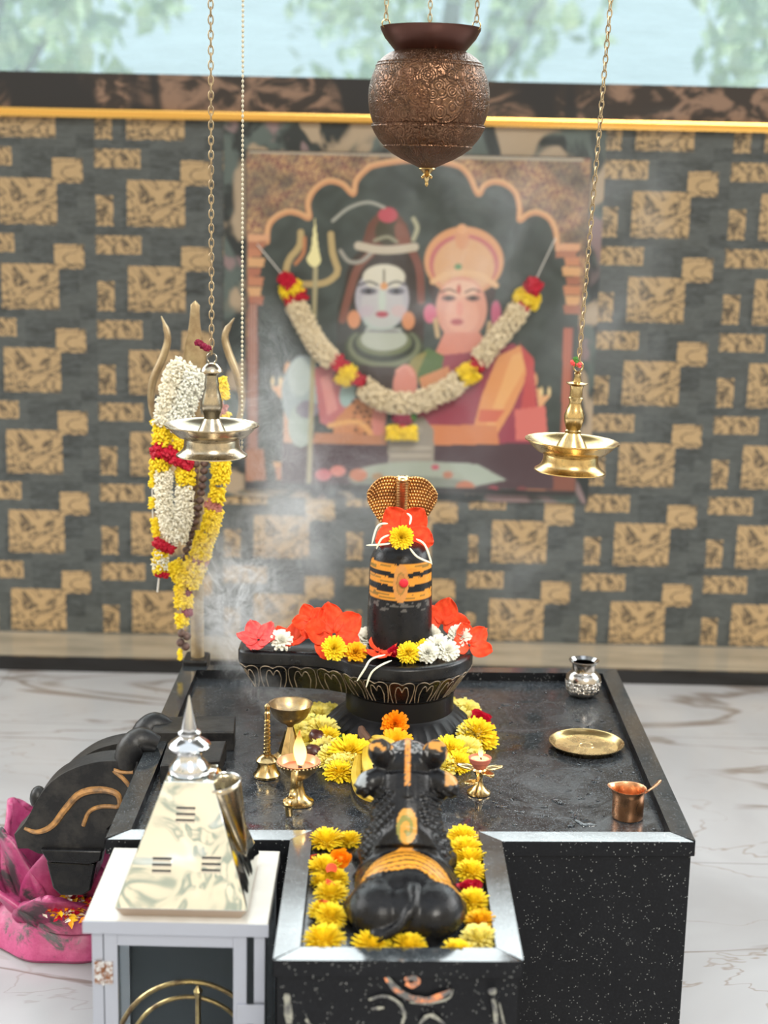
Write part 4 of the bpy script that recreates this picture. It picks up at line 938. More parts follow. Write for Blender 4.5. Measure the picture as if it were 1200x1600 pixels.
for i, (px, py, r, s) in enumerate([(580,1476,29,'behind the bull, the larger one under its tail'),(638,1478,27,'at the front edge of the tray, just right of the bull tail'),(713,1486,23,'half hidden by the front rim near the tray right corner')]):
    on_tray('y%d' % (i+1), px, py, r, 'yellow chrysanthemum '+s, 'flower', GT)
for i, (k, px, py, r) in enumerate([('p1',749,1466,27),('g1',751,1440,23),('y2',739,1408,25),('y1',735,1362,24),('y3',736,1343,25),('y2',728,1326,25),('y1',722,1308,24)]):
    on_tray(k, px, py, r, f'yellow flower right of the bull in the front tray, {ORD[i]} counting from the front', 'flower', GT, dz=.003*(i % 2))
on_tray('r1', 735, 1385, 21, 'crimson rose among the yellow flowers right of the bull', 'rose', GT, dz=.006)
on_tray('ro', 532, 1338, 17, 'orange bud among the yellow flowers left of the bull', 'flower', GT, dz=.022, tilt=(.7, 0))
for i, (px, py, dz) in enumerate([(518,1358,.030),(516,1381,.026),(506,1411,.024),(489,1340,.010)]):
    b = MB(); b.grid(lambda u, v: ((u-.5)*.018*(1-.3*abs(2*v-1)), (v-.5)*.015, .003*sin(u*PI)+.002*v), 6, 5); o = b.build('rose_petal', 'petal_red', smooth=60); o.location = onz(px, py, TZ+dz); o.rotation_euler = (.3, .1*i, i*1.3)
    tag(o, 'loose red petal on the yellow flowers left of the bull, '+('topmost in the photo', 'second from the top', 'nearest the front', 'by the tray inner corner')[i].replace('topmost in the photo', 'below the orange bud'), 'petal', 'loose red petals left of the bull')
# ring round the lingam's foot
LL_ = [('p1',497,1116,19),('p2',516,1112,15),('p2',484,1132,19),('p1',503,1140,22),('y1',511,1152,18),('p2',481,1156,18),('y2',546,1172,26),('p1',522,1182,22),('p2',535,1196,22),('p1',556,1196,20),('p1',472,1144,17),('y3',530,1205,19),('p2',508,1168,20)]
for i, (k, px, py, r) in enumerate(LL_): on_tray(k, px, py, r, f'pale yellow chrysanthemum in the heap left of the lingam foot, {ORD[i]} counting from the back', 'flower', GR, dz=(.012 if i in (3, 4, 6) else .0), tilt=(.35+random.uniform(-.2, .2), random.uniform(-.3, .3)))
RL_ = [('p1',704,1106,17),('p2',726,1110,20),('p1',716,1124,20),('y1',744,1142,23),('y2',753,1154,20),('p2',733,1146,18),('p1',718,1152,18),('y3',702,1170,22),('p2',724,1172,24),('p1',742,1184,16),('y1',712,1190,20),('p2',692,1194,18)]
for i, (k, px, py, r) in enumerate(RL_): on_tray(k, px, py, r, f'yellow chrysanthemum in the heap right of the lingam foot, {ORD[i]} counting from the back', 'flower', GR, dz=(.012 if i in (3, 5, 7) else .0), tilt=(.35+random.uniform(-.2, .2), random.uniform(-.3, .3)))
on_tray('r1', 747, 1123, 18, 'crimson rose on the back of the flower heap right of the lingam', 'rose', GR, dz=.014, tilt=(.5, .2)); on_tray('r2', 763, 1152, 12, 'small crimson rose at the outer edge of the flower heap right of the lingam', 'rose', GR)
on_tray('r2', 527, 1126, 12, 'small crimson rose between the lingam foot and the left flower heap', 'rose', GR)
p = onz(618, 1156, TZ+.02); flower('g1', (p.x, 2.625, TZ+.022), .034, 'large golden marigold leaning against the front of the lingam foot', 'flower', GR, (.75, 0), 0)
p = ony(617, 1130, 2.655); flower('o1', (p.x, 2.662, p.z-.006), .0265, 'bright orange marigold on top of the golden one before the lingam neck', 'flower', GR, (1.15, 0), 0)
b = MB(); rr = random.Random(3)
for (cx, cy) in ((530,1150),(536,1158),(522,1160),(498,1128)):
    q = onz(cx, cy, TZ+.018)
    for k in range(7):
        a = rr.random()*6.3; e = Vector((cos(a), sin(a), rr.uniform(.1, .7)))*.020; petal(b, q, q+e, .007, .1)
tag(b.build('leaf_sprigs', 'leaf'), 'green leaf sprigs tucked in the flower heap left of the lingam', 'leaves', kind='stuff')

# on top of the base
GB = 'blossoms on top of the lingam base'
def hibiscus(px, py, z, r_px, label, tilt, rz, m='petal_red', n=5, skip=(), up_=0):
    p = onz(px, py, z); R = r_px*2.85/2373; t = thing('hibiscus_flower', label, 'flower', p, 0, 'red hibiscus flowers on the lingam')
    t.rotation_euler = (Euler((tilt[0], tilt[1], 0)).to_matrix() @ Matrix.Rotation(rz, 3, 'Z')).to_euler()
    for k in range(n):
        if k in skip: continue
        o = hib_petal(R*.95, k+int(px), .46, .35+.15*(k % 2)).build('petal', m, t, smooth=80, solid=.0006); o.rotation_euler = (.1, 0, 2*PI*k/5)
    return t
hibiscus(404, 1000, .612, 34, 'pinkish red hibiscus at the tip of the stone spout', (.55, -.1), .4, 'petal_pinkred')
hibiscus(452, 1002, .608, 30, 'red hibiscus lying on the spout beside the first white blossom', (.45, 0), 2.1)
hibiscus(486, 972, .650, 30, 'red hibiscus standing upright behind the other flowers on the spout', (1.15, -.1), .3)
hibiscus(522, 992, .628, 50, 'largest red hibiscus with a yellow flower on its heart, left of the shaft', (1.0, .1), .35)
hibiscus(590, 1019, .606, 34, 'red hibiscus lying in front of the shaft', (.35, 0), 1.2, skip=(0,))
hibiscus(690, 978, .635, 46, 'tall red hibiscus leaning on the right side of the shaft', (1.15, .0), -.25, skip=(2, 3))
hibiscus(733, 1008, .612, 36, 'red hibiscus drooping over the right rim of the base', (.9, .45), .9, skip=(2,))
hibiscus(632, 834, .815, 50, 'red hibiscus crowning the lingam with a yellow flower on its heart', (1.30, 0), .62)
def on_base(key, px, py, z, r_px, label, tilt=(.7, 0)):
    p = onz(px, py, z); return flower(key, p, (1.18 if key[0] == 'w' else 1.05)*r_px*2.85/2373, label, 'flower', GB, tilt, px*.37)
on_base('y1', 523, 1007, .617, 19, 'yellow chrysanthemum on the heart of the largest hibiscus left of the shaft', (1.1, 0)).location.y -= .03
p = ony(627, 839, 2.690); flower('y2', p, .023, 'yellow chrysanthemum on the hibiscus at the top of the lingam', 'flower', GB, (1.45, 0), .3)
for k, px, py, z, r, lb in (('w1',440,1003,.612,16,'white blossom nearest the tip of the stone spout'),('w2',492,986,.630,15,'white blossom resting on the upright hibiscus'),('w3',572,1000,.612,17,'white blossom just left of the shaft'),('w1',601,1001,.606,15,'white blossom at the left front of the shaft'),
                        ('w2',636,1001,.608,18,'white blossom centred in front of the shaft'),('w3',671,998,.614,18,'white blossom at the right front of the shaft, upper one'),('w1',684,1013,.610,18,'white blossom at the right front of the shaft, middle one'),('w2',700,1019,.608,16,'white blossom at the right front of the shaft, lowest one'),('w3',668,1022,.608,15,'white blossom beside the yellow pair before the shaft'),('w3',718,996,.622,17,'white blossom at the right rim of the base')):
    on_base(k, px, py, z, r, lb, (.9, 0))
for k, px, py, r, lb in (('g1',556,1022,17,'golden marigold at the front rim left of the shaft'),('y3',638,1023,18,'bright yellow chrysanthemum in front of the shaft, left one of the pair'),('y1',660,1018,17,'bright yellow chrysanthemum in front of the shaft, right one of the pair')): on_base(k, px, py, .607, r, lb, (.8, 0))
p = onz(616, 1021, .608); flower('r1', p, .015, 'small crimson rose between the marigold and the yellow pair', 'rose', GB, (.8, 0), 0)
def filament(pts, label, y0):
    P = spline([ony(px, py, y0+dy) for px, py, dy in pts], 14); n = len(P); b = MB(); b.tube(P, [.0007+.0013*min(1, 3*(1-abs(2*i/(n-1)-1))) for i in range(n)], 6); tag(b.build('flower_filament', 'stem_white'), label, 'filament', 'white flower filaments')
for pts, lb in (([(606,818,.01),(590,822,0),(581,850,-.01)], 'white filament arching left over the crowning hibiscus, outer one'), ([(608,836,0),(596,842,-.01),(588,858,-.01)], 'white filament arching left over the crowning hibiscus, inner one'),
                ([(610,849,-.01),(596,851,-.01),(572,852,-.01)], 'white filament sticking out straight left of the crowning hibiscus'), ([(636,802,.0),(642,808,-.01),(640,820,-.015)], 'white filament curling above the yellow flower at the top'),
                ([(650,842,-.01),(664,852,-.01),(675,882,-.01)], 'white filament curving down the right side of the top hibiscus'), ([(640,856,-.01),(652,870,-.01),(674,880,-.012)], 'white filament under the right petal of the top hibiscus')): filament(pts, lb, 2.685)
filament([(602,1023,0),(580,1030,-.02),(570,1045,-.03),(558,1064,-.03)], 'white filament hanging over the front rim of the base, left one', 2.66); filament([(612,1032,0),(594,1040,-.025),(580,1052,-.03),(572,1074,-.03)], 'white filament hanging over the front rim of the base, right one', 2.66)

# bananas
bn = thing('banana_bunch', 'small bunch of ripe bananas between the flower heap and the bull', 'bananas', onz(578, 1190, TZ))
for pts, zs in (([(570,1156),(560,1188),(556,1215),(565,1240),(590,1254)], (.03,.026,.016,.013,.014)), ([(574,1156),(572,1185),(578,1210),(592,1228)], (.034,.036,.030,.026)), ([(578,1156),(594,1166),(612,1180),(630,1192)], (.036,.036,.030,.02)), ([(582,1152),(600,1158),(622,1165)], (.040,.042,.036))):
    P = spline([onz(px, py, TZ+z) for (px, py), z in zip(pts, zs)], 14); b = MB(); b.tube(P, [.003,.0045,.006,.0075,.0085,.009,.0095,.0095,.0095,.009,.0085,.0075,.006,.004,.0025], 6); loc_(b.build('banana', 'banana_skin', None, smooth=30), bn)
b = MB(); b.tube(spline([onz(576, 1158, TZ+.034), onz(567, 1148, TZ+.042), onz(564, 1136, TZ+.052)], 6), [.008,.009,.010,.010,.008,.007,.005], 8); loc_(b.build('stalk', 'banana_tip', None), bn)
GF = 'dark dried dates beside the brass lamp'
for i, (px, py) in enumerate(((495,1172),(506,1184),(490,1184))):
    b = MB(); b.ball((0,0,.012), (.020,.014,.013), 16, 10)
    for j, v in enumerate(b.v): b.v[j] = tuple(Vector(v)*(1+.10*noise.noise(Vector(v)*120+Vector((i*5, 0, 0)))))
    o = b.build('dried_date', 'dried_fruit'); o.location = onz(px, py, TZ+.001); o.location.z = TZ+.001+(.014 if i == 0 else 0); o.rotation_euler = (0, .2, i*1.4-.7)
    tag(o, ('dark dried date lying on top of the other two', 'dark dried date nearest the yellow flowers', 'dark dried date hidden just behind the burning lamp')[i], 'date', GF)

# ================================================================== LAMPS AND VESSELS ON THE TRAY
def flame(parent, c, h, r, lean=-.12, energy=.5):
    b = MB(); rings = []
    for k in range(19):
        t = k/18; rr_ = r*(sin(PI*min(1, t*.80+.16))**1.4)*(1-t)**.35*1.25+.0002; rings.append([(c[0]+lean*h*t*t*sin(t*3)+rr_*cos(a), c[1]+rr_*sin(a), c[2]+h*t) for a in [2*PI*i/14 for i in range(14)]])
    b.loft(rings); b.build('flame', 'flame', parent, smooth=180)
    l = bpy.data.lights.new('flame_light', 'POINT'); l.energy = energy; l.color = (1, .55, .2); l.shadow_soft_size = .008
    o = bpy.data.objects.new('flame_light', l); COL.objects.link(o); o.parent = parent; o.location = (c[0], c[1], c[2]+h*.5)
p = onz(453, 1186, TZ); t = thing('incense_cup', 'brass pedestal cup with smoking incense, behind the burning lamp', 'incense holder', (p.x, p.y, TZ+.0015))
b = MB(); b.lathe([(.030,0),(.032,.002),(.031,.006),(.024,.010),(.022,.012),(.006,.062),(.005,.066)], (0,0,0), 8); b.build('foot', 'brass', t, smooth=20, bevel=.0006)
b = MB(); b.lathe([(.005,.060),(.008,.066),(.020,.072),(.031,.082),(.037,.094),(.0395,.104),(.0405,.105),(.038,.104),(.034,.094),(.027,.084),(.016,.077),(.004,.075)], (0,0,0), 56); b.build('cup', 'brass_dark', t)
b = MB(); b.lathe([(.006,.077),(.011,.077),(.011,.082),(.0085,.0835),(.006,.080)], (0,0,0), 24); b.build('incense_socket', 'brass_pale', t)
p = onz(417, 1214, TZ); t = thing('brass_spire', 'tall ringed brass spire on a bell-shaped foot, left of the burning lamp', 'ornament', (p.x, p.y, TZ+.0015))
pr_ = [(.020,0),(.0235,.001),(.0240,.005),(.019,.012),(.0165,.020),(.0155,.026),(.0195,.028),(.0195,.031),(.015,.036),(.008,.040)]
for k in range(9): z = .041+k*.0072; r = .0068-.0002*k; pr_ += [(r-.0022, z), (r, z+.0012), (r, z+.0048), (r-.0022, z+.006)]
pr_ += [(.005,.107),(.0052,.118),(.0035,.121),(.0052,.126),(.0050,.131),(.001,.135)]
b = MB(); b.lathe(pr_, (0,0,0), 32); b.build('body', 'brass', t, smooth=30)
p = onz(466, 1256, TZ); t = thing('burning_oil_lamp', 'brass pedestal oil lamp with a tall flame and a curled handle in front', 'oil lamp', (p.x, p.y, TZ+.0015))
b = MB(); b.lathe([(.024,0),(.0265,.001),(.026,.004),(.019,.007),(.012,.016),(.0085,.030),(.0075,.042),(.010,.046)], (0,0,0), 44); b.build('foot', 'brass', t)
b = MB(); b.lathe([(.008,.042),(.018,.048),(.028,.058),(.0345,.070),(.0365,.074)], (0,0,0), 72)
for k in range(34): a = 2*PI*k/34; b.ball((.0362*cos(a), .0362*sin(a), .0725), .0024, 6, 5)
b.build('bowl', 'brass_dark', t)
b = MB(); b.lathe([(.0362,.0755),(.0345,.0755),(.031,.066),(.024,.058),(.004,.056)], (0,0,0), 56); b.build('bowl_lining', 'copper_inside', t)
b = MB(); b.lathe([(.0305,.0642),(.015,.0644),(.001,.0645)], (0,0,0), 40); b.build('oil', 'copper_inside', t)
b = MB(); b.tube([(.004,-.006,.060),(.002,-.004,.070),(.003,-.002,.076)], [.004,.003,.0015], 8); b.build('wick', 'wick', t)
b = MB(); b.tube(spline([(-.004,-.034,.072),(-.005,-.040,.058),(-.006,-.041,.038),(-.008,-.048,.030),(-.011,-.060,.032),(-.012,-.066,.022),(-.011,-.064,.004)], 26), [.0062]*27, 10, flat=(.35, 1.0)); b.ball((-.012,-.0665,.018), (.0025,.002,.0025), 8, 6); b.build('handle', 'brass', t)
flame(t, (.003,-.002,.070), .062, .0105, -.10, .25)
p = onz(748, 1241, TZ); t = thing('star_lamp_stand', 'small brass lamp stand with five leaf-shaped cups, right of the bull', 'lamp stand', (p.x, p.y, TZ+.0015))
b = MB(); b.lathe([(.018,0),(.0205,.001),(.020,.004),(.014,.008),(.008,.016),(.0055,.026),(.0065,.034),(.010,.040),(.013,.044),(.011,.047)], (0,0,0), 40); b.build('stem', 'brass', t)
for k in range(5):
    a = 2*PI*k/5+.22
    z0, rad = (.040, .010) if k != 3 else (.022, .006)
    def f(u, v):
        s = 2*u-1; w_ = .0095*sin(PI*min(1, .12+v*.88))**.8; r = rad+.032*v; q = .0045*s*s+.004*v
        return (cos(a)*r-sin(a)*s*w_, sin(a)*r+cos(a)*s*w_, z0+q)
    b = MB(); b.grid(f, 8, 10); b.build('leaf_cup', 'brass_bright', t, smooth=70, solid=.0016)
t2 = thing('clay_lamp', 'small red clay lamp with a little flame on top of the star-shaped stand', 'oil lamp', (p.x, p.y, TZ+.0485))
b = MB(); b.lathe([(.010,0),(.013,.004),(.0155,.008),(.016,.010),(.018,.011),(.0195,.017),(.0200,.019),(.0180,.0195),(.0165,.016),(.004,.014)], (0,0,0), 40); b.build('bowl', 'clay', t2)
b = MB(); b.lathe([(.0168,.0160),(.002,.0162)], (0,0,0), 30); b.ball((-.008,-.004,.0165), (.004,.003,.002), 8, 6); b.ball((.009,-.002,.0165), (.004,.003,.002), 8, 6); b.build('melted_ghee', 'ghee', t2)
b = MB(); b.tube([(.002,-.002,.015),(.001,0,.021)], [.002,.001], 6); b.build('wick', 'wick', t2)
flame(t2, (.001,0,.020), .021, .0042, -.05, .05)
p = onz(910, 1088, TZ); t = thing('silver_water_pot', 'small engraved silver pot at the back right corner of the tray', 'pot', (p.x, p.y, TZ+.0015))
b = MB(); b.lathe([(.018,0),(.026,.002),(.033,.009),(.0365,.020),(.0370,.030),(.0375,.034),(.0360,.038),(.0350,.044),(.029,.050),(.0250,.053),(.0240,.056),(.0238,.067),(.0255,.072),(.0305,.0755),(.0312,.077),(.0290,.077),(.0230,.071),(.021,.058)], (0,0,0), 72); b.build('body', 'engraved_silver', t, smooth=40)
b = MB(); b.lathe([(.0225,.0715),(.0290,.0773),(.0314,.0770),(.0310,.0757),(.0250,.0715)], (0,0,0), 56); b.build('rim', 'silver', t)
p = onz(916, 1166, TZ+.004); t = thing('brass_plate', 'round shallow brass plate lying on the right side of the tray', 'plate', (p.x, p.y, TZ+.0015))
b = MB(); b.lathe([(.055,0),(.062,.0015),(.0672,.009),(.0700,.0105),(.0705,.0122),(.0685,.0124),(.0660,.0108),(.0600,.0036),(.002,.003)], (0,0,0), 80); b.build('dish', 'brass', t, smooth=50)
b = MB(); b.lathe([(.0585,.0036),(.0585,.0041),(.0150,.0041),(.0145,.0046),(.0130,.0046),(.0125,.0041),(.001,.0041)], (0,0,0), 60); b.build('centre', 'brass_bright', t)
p = onz(980, 1278, TZ); t = thing('copper_cup', 'small copper cup with a spout-shaped lip near the front right corner of the tray', 'cup', (p.x, p.y, TZ+.0015))
b = MB(); rings = []
for r, z in ((.021,0),(.0255,.001),(.0262,.003),(.0262,.020),(.0262,.040),(.0268,.046),(.0290,.0505),(.0298,.0520),(.0280,.0515),(.0252,.046),(.0248,.030),(.0245,.026),(.002,.026)):
    k = max(0, (z-.040)/.012); rings.append([((r+.006*k*max(0, cos(a-2.9))**8)*cos(a), (r+.006*k*max(0, cos(a-2.9))**8)*sin(a), z+.002*k*max(0, cos(a-2.9))**6) for a in [2*PI*i/56 for i in range(56)]])
b.loft(rings); b.build('body', 'copper', t, smooth=40)
s0 = ony(1002, 1241, p.y); b = MB(); P = spline([(p.x+.004, p.y, TZ+.035), tuple(ony(1000, 1243, p.y)), tuple(ony(1018, 1232, p.y+.004)), tuple(ony(1033, 1219, p.y+.008))], 16)
b.tube(P, [.003]*4+[.002,.0022,.0026,.003,.0034,.0038,.0042,.0046,.0052,.0056,.006,.0058,.003], 8, flat=(.25, 1)); sp = b.build('copper_spoon', 'copper'); tag(sp, 'thin copper spoon leaning out of the small copper cup', 'spoon')

# ================================================================== TRIDENT WITH GARLANDS
tb = onz(309, 1036, .45); TY = 3.125
td = thing('trident', 'tall weathered brass trident standing at the back left corner of the platform', 'trident', (tb.x, TY, 0))
def tp(px, py, dy=0): return ony(px, py, TY+dy)
b = MB(); b.tube([tp(309,1040)-Vector((0,0,.42)), tp(309,1036), tp(307,860), tp(306,700), tp(305,640)], [.0145]*3+[.013,.012], 20); loc_(b.build('pole', 'old_brass', None), td)
b = MB(); b.box((tb.x-.030, TY-.035, .0), (tb.x+.022, TY+.035, .462)); loc_(b.build('stone_socket', 'black_stone', None, smooth=0, bevel=.004), td)
b = MB(); P = spline([tp(305,660), tp(306,620), tp(305,570), tp(304,520), tp(305,470)], 20); n_ = len(P); b.tube(P, [.010+.016*math.exp(-((i/20-.55)/.2)**2) if i < 20 else .001 for i in range(n_)], 12, flat=(1, .35) if False else (.9, .35)); loc_(b.build('centre_blade', 'old_brass', None), td)
for nm, pts in (('side_prong', [(305,668),(270,672),(243,655),(236,625),(240,592),(256,555),(262,525),(252,494)]), ('side_prong', [(305,668),(340,676),(368,665),(378,630),(372,590),(356,548),(352,522),(366,497)])):
    P = spline([tp(*q) for q in pts], 32); b = MB(); b.tube(P, [.010]*10+[.011+.0045*sin(PI*(i-10)/20) if i < 30 else .006-.002*(i-30) for i in range(10, 33)], 12, flat=(.55, 1)); loc_(b.build(nm, 'old_brass', None), td)
def strand(b, pts, r, n, ln, wd, seed, jit=.5, inner=.45):
    rr = random.Random(seed); P = spline(pts, 40)
    for k in range(n):
        t = rr.random()*39.99; i = int(t); c = P[i].lerp(P[i+1], t-i); T_ = (P[i+1]-P[i]).normalized()
        s = T_.cross(Vector((0,1,0))).normalized(); q = T_.cross(s); a = rr.random()*6.283
        dv = (s*cos(a)+q*sin(a)+T_*rr.uniform(-jit, jit)+Vector((0,0,rr.uniform(-.2,.2)))).normalized(); rr_ = r*rr.uniform(.72, 1.16)
        tip = c+dv*rr_; base = tip-(dv+Vector((rr.uniform(-.5,.5), rr.uniform(-.5,.5), rr.uniform(-.5,.5)))).normalized()*ln; x = dv.cross(Vector((.3,.5,.8))).normalized()*wd; y = dv.cross(x).normalized()*wd; m = base.lerp(tip, .6)
        b.add([base, m+x, m+y, m-x, m-y, tip], [(0,2,1),(0,3,2),(0,4,3),(0,1,4),(5,1,2),(5,2,3),(5,3,4),(5,4,1)])
    b.tube(P, r*inner+.001, 8)
GY = 3.055
def gp(px, py, dy=0): return ony(px, py, GY+dy)
def garland(name, label, cat, origin): return thing(name, label, cat, origin)
def seg(par, name, m, pts, r, n, ln=.010, wd=.0028, seed=0, jit=.5):
    b = MB(); strand(b, pts, r, n, ln, wd, seed, jit); return loc_(b.build(name, m, None, smooth=0), par)
g = garland('jasmine_garland', 'thick white jasmine garland with rose and yellow bands hung on the trident', 'garland', gp(285, 560))
seg(g, 'jasmine_strand', 'petal_cream', [gp(286,568), gp(272,590), gp(263,625), gp(256,662)], .0240, 900, .011, .0030, 1)
seg(g, 'jasmine_strand', 'petal_white', [gp(306,583,-.01), gp(300,605,-.01), gp(288,635,-.01), gp(275,668,-.01)], .0250, 900, .011, .0030, 2)
seg(g, 'yellow_band', 'petal_yellow', [gp(254,670), gp(253,692)], .021, 260, .011, .0034, 3); seg(g, 'yellow_band', 'petal_yellow', [gp(283,680,-.01), gp(281,698,-.01)], .018, 220, .011, .0034, 4)
seg(g, 'rose_band', 'petal_rose', [gp(250,698), gp(249,712)], .020, 160, .012, .0060, 5); seg(g, 'rose_band', 'petal_rose', [gp(262,705,-.008), gp(276,716,-.012), gp(296,728,-.008)], .018, 220, .012, .0060, 6)
seg(g, 'yellow_band', 'petal_yellow', [gp(250,718), gp(252,732)], .021, 200, .011, .0034, 7); seg(g, 'yellow_band', 'petal_yellow', [gp(290,736,-.005), gp(289,754,-.005)], .022, 260, .011, .0034, 8)
seg(g, 'jasmine_strand', 'petal_cream', [gp(256,738), gp(256,770), gp(259,800), gp(268,832), gp(278,842)], .0205, 1100, .010, .0028, 9)
seg(g, 'jasmine_strand', 'petal_cream', [gp(288,762,-.008), gp(288,790,-.008), gp(286,815,-.008), gp(278,842,-.008)], .0205, 900, .010, .0028, 10)
seg(g, 'rose_band', 'petal_rose', [gp(243,846,-.01), gp(256,854,-.01), gp(270,858,-.01)], .012, 130, .010, .0060, 11)
seg(g, 'yellow_band', 'petal_yellow', [gp(250,864), gp(252,892)], .019, 260, .011, .0034, 12); seg(g, 'white_band', 'petal_white', [gp(253,869,-.003), gp(252,884,-.003)], .0205, 90, .009, .0026, 13)
seg(g, 'rose_tip', 'petal_rose', [gp(246,895), gp(262,897)], .010, 90, .010, .0060, 14)
b = MB(); b.tube([gp(250,890), gp(246,925)], .0022, 6); loc_(b.build('tassel', 'thread', None), g)
g = garland('chrysanthemum_garland', 'long loop of yellow chrysanthemums with dried roses hung on the trident', 'garland', gp(340, 600))
for nm, m, pts, r, n in (('yellow_segment','petal_yellow',[(346,592),(350,622)],.014,260),('rose_segment','petal_dry',[(346,634),(343,644)],.015,90),('yellow_segment','petal_yellow',[(352,646),(350,662)],.014,110),
        ('yellow_segment','petal_yellow',[(345,720),(344,752)],.021,420),('yellow_segment','petal_yellow',[(340,765),(338,782)],.019,200),('rose_segment','petal_dry',[(326,785),(340,796)],.014,130),('yellow_segment','petal_yellow',[(334,798),(328,828)],.021,460),
        ('yellow_segment','petal_yellow',[(322,836),(313,868)],.023,500),('rose_segment','petal_dry',[(306,872),(322,878)],.013,120),('yellow_segment','petal_yellow',[(306,880),(294,912)],.025,560),('yellow_segment','petal_yellow',[(272,880),(282,905)],.018,300),
        ('yellow_segment','petal_yellow',[(282,915),(284,928)],.016,160),('rose_segment','petal_maroon',[(290,924),(294,928)],.011,60),('yellow_segment','petal_yellow',[(287,932),(287,946)],.021,240),('rose_segment','petal_maroon',[(293,953),(293,960)],.012,80),('yellow_segment','petal_yellow',[(284,962),(286,974)],.016,170),
        ('yellow_segment','petal_yellow',[(240,658),(244,668)],.010,60),('yellow_segment','petal_yellow',[(240,720),(238,760)],.010,140),('yellow_segment','petal_yellow',[(238,778),(238,792)],.010,60),('yellow_segment','petal_yellow',[(241,812),(244,838)],.011,100)):
    dy = .012 if pts[0][0] < 250 else -.004
    seg(g, nm, m, [gp(*q, dy) for q in pts], r, n, .012, .0034 if 'yellow' in nm else .006, n+pts[0][1])
b = MB()
for pts in ([(346,590),(350,660),(345,760),(330,820),(305,890),(288,930),(287,975)], [(300,575),(262,600),(242,660),(238,780),(246,860),(280,905)]): b.tube(spline([gp(*q, .012) for q in pts], 24), .0016, 5)
loc_(b.build('thread', 'thread', None), g)
g = garland('bead_mala', 'string of dark brown rough seed beads looped over the trident shaft', 'beads', gp(318, 700))
path = spline([gp(*q, .008) for q in [(322,690),(318,740),(311,790),(300,830),(291,862),(290,888)]], 120); acc = 0; last = None; b = MB()
for q in path:
    if last is None or (q-last).length > .0145: b.ball(q, (.0088,.0088,.0076), 12, 8); last = q
last = None
for q in spline([gp(*e, .002) for e in [(306,725),(300,770),(296,820)]], 60):
    if last is None or (q-last).length > .0145: b.ball(q, (.0085,.0085,.0075), 12, 8); last = q
loc_(b.build('beads', 'bead_wood', None), g); b = MB()
for q in ((284,990),(292,994),(282,1004),(290,1010)): b.ball(gp(*q), .009, 12, 8)
loc_(b.build('tassel_beads', 'bead_wood', None), g)
b = MB(); b.tube([gp(290,886,.002), gp(287,960,.012), gp(286,1014,.0)], .0014, 5); loc_(b.build('cord', 'thread', None), g)
seg(g, 'yellow_tuft', 'petal_yellow', [gp(281,1016), gp(281,1030)], .007, 60, .010, .003, 99)
def blossom_pair(label, px, py, y, segs):
    t = thing('small_blossom', label, 'flower', ony(px, py, y))
    for nm, m, a, c_, r, n in segs: loc_((lambda B: (strand(B, [ony(*a, y), ony(*c_, y)], r, n, .008, .0045, px+n), B.build(nm, m, None, smooth=0))[-1])(MB()), t)
blossom_pair('wilted maroon blossom tied above the hook of the left hanging lamp', 318, 540, 2.695, (('petals','petal_maroon',(308,534),(326,546),.007,70),))
blossom_pair('pink and green blossom tied to the hook of the right hanging lamp', 900, 566, 2.693, (('petals','petal_pinkred',(893,566),(906,570),.006,40),('leaves','leaf',(899,560),(901,570),.006,40)))

# ================================================================== GARLAND ON THE POSTER
QY = 4.625
def qp(px, py, dy=0): return ony(px, py, QY+dy)
g = thing('poster_garland', 'faded cream jasmine garland draped across the front of the poster', 'garland', qp(628, 640))
for nm, m, pts, r, n in (('rose_band','petal_rose',[(447,442),(453,436)],.030,160),('yellow_band','petal_yellow',[(442,458),(468,448)],.026,260),('rose_band','petal_rose',[(450,470),(476,460)],.020,130),
        ('jasmine_strand','petal_faded',[(462,475),(480,510),(497,540),(518,563)],.034,1500),('rose_band','petal_rose',[(526,572),(532,565)],.032,160),('yellow_band','petal_yellow',[(534,582),(548,588)],.036,420),('rose_band','petal_rose',[(556,598),(560,590)],.026,130),
        ('jasmine_strand','petal_faded',[(570,606),(596,624),(628,630),(664,625),(700,608),(716,596)],.036,2000),('yellow_band','petal_yellow',[(724,588),(740,580)],.034,420),('rose_band','petal_rose',[(740,566),(752,572)],.026,130),
        ('jasmine_strand','petal_faded',[(750,560),(775,530),(800,500),(812,482)],.034,1300),('rose_band','petal_rose',[(812,476),(820,482)],.022,120),('yellow_band','petal_yellow',[(808,460),(838,474)],.028,300),('rose_band','petal_rose',[(826,446),(836,452)],.030,200),
        ('rose_band','petal_maroon',[(618,652),(640,656)],.020,140),('yellow_band','petal_yellow',[(628,638),(628,644)],.018,90),('leaf_tuft','leaf',[(640,656),(646,652)],.014,60),('yellow_pendant','petal_yellow',[(609,676),(648,676)],.026,520),('rose_band','petal_rose',[(626,664),(632,666)],.014,60)):
    seg(g, nm, m, [qp(*q) for q in pts], r, n, .018, .0052 if 'rose' not in nm else .010, n+pts[0][0])
b = MB(); b.tube([qp(832,448), ony(868,372,4.648)], .0018, 6); loc_(b.build('thread', 'thread', None), g); b = MB(); b.tube([qp(450,440), ony(402,382,4.648)], .0018, 6); loc_(b.build('thread', 'thread', None), g)

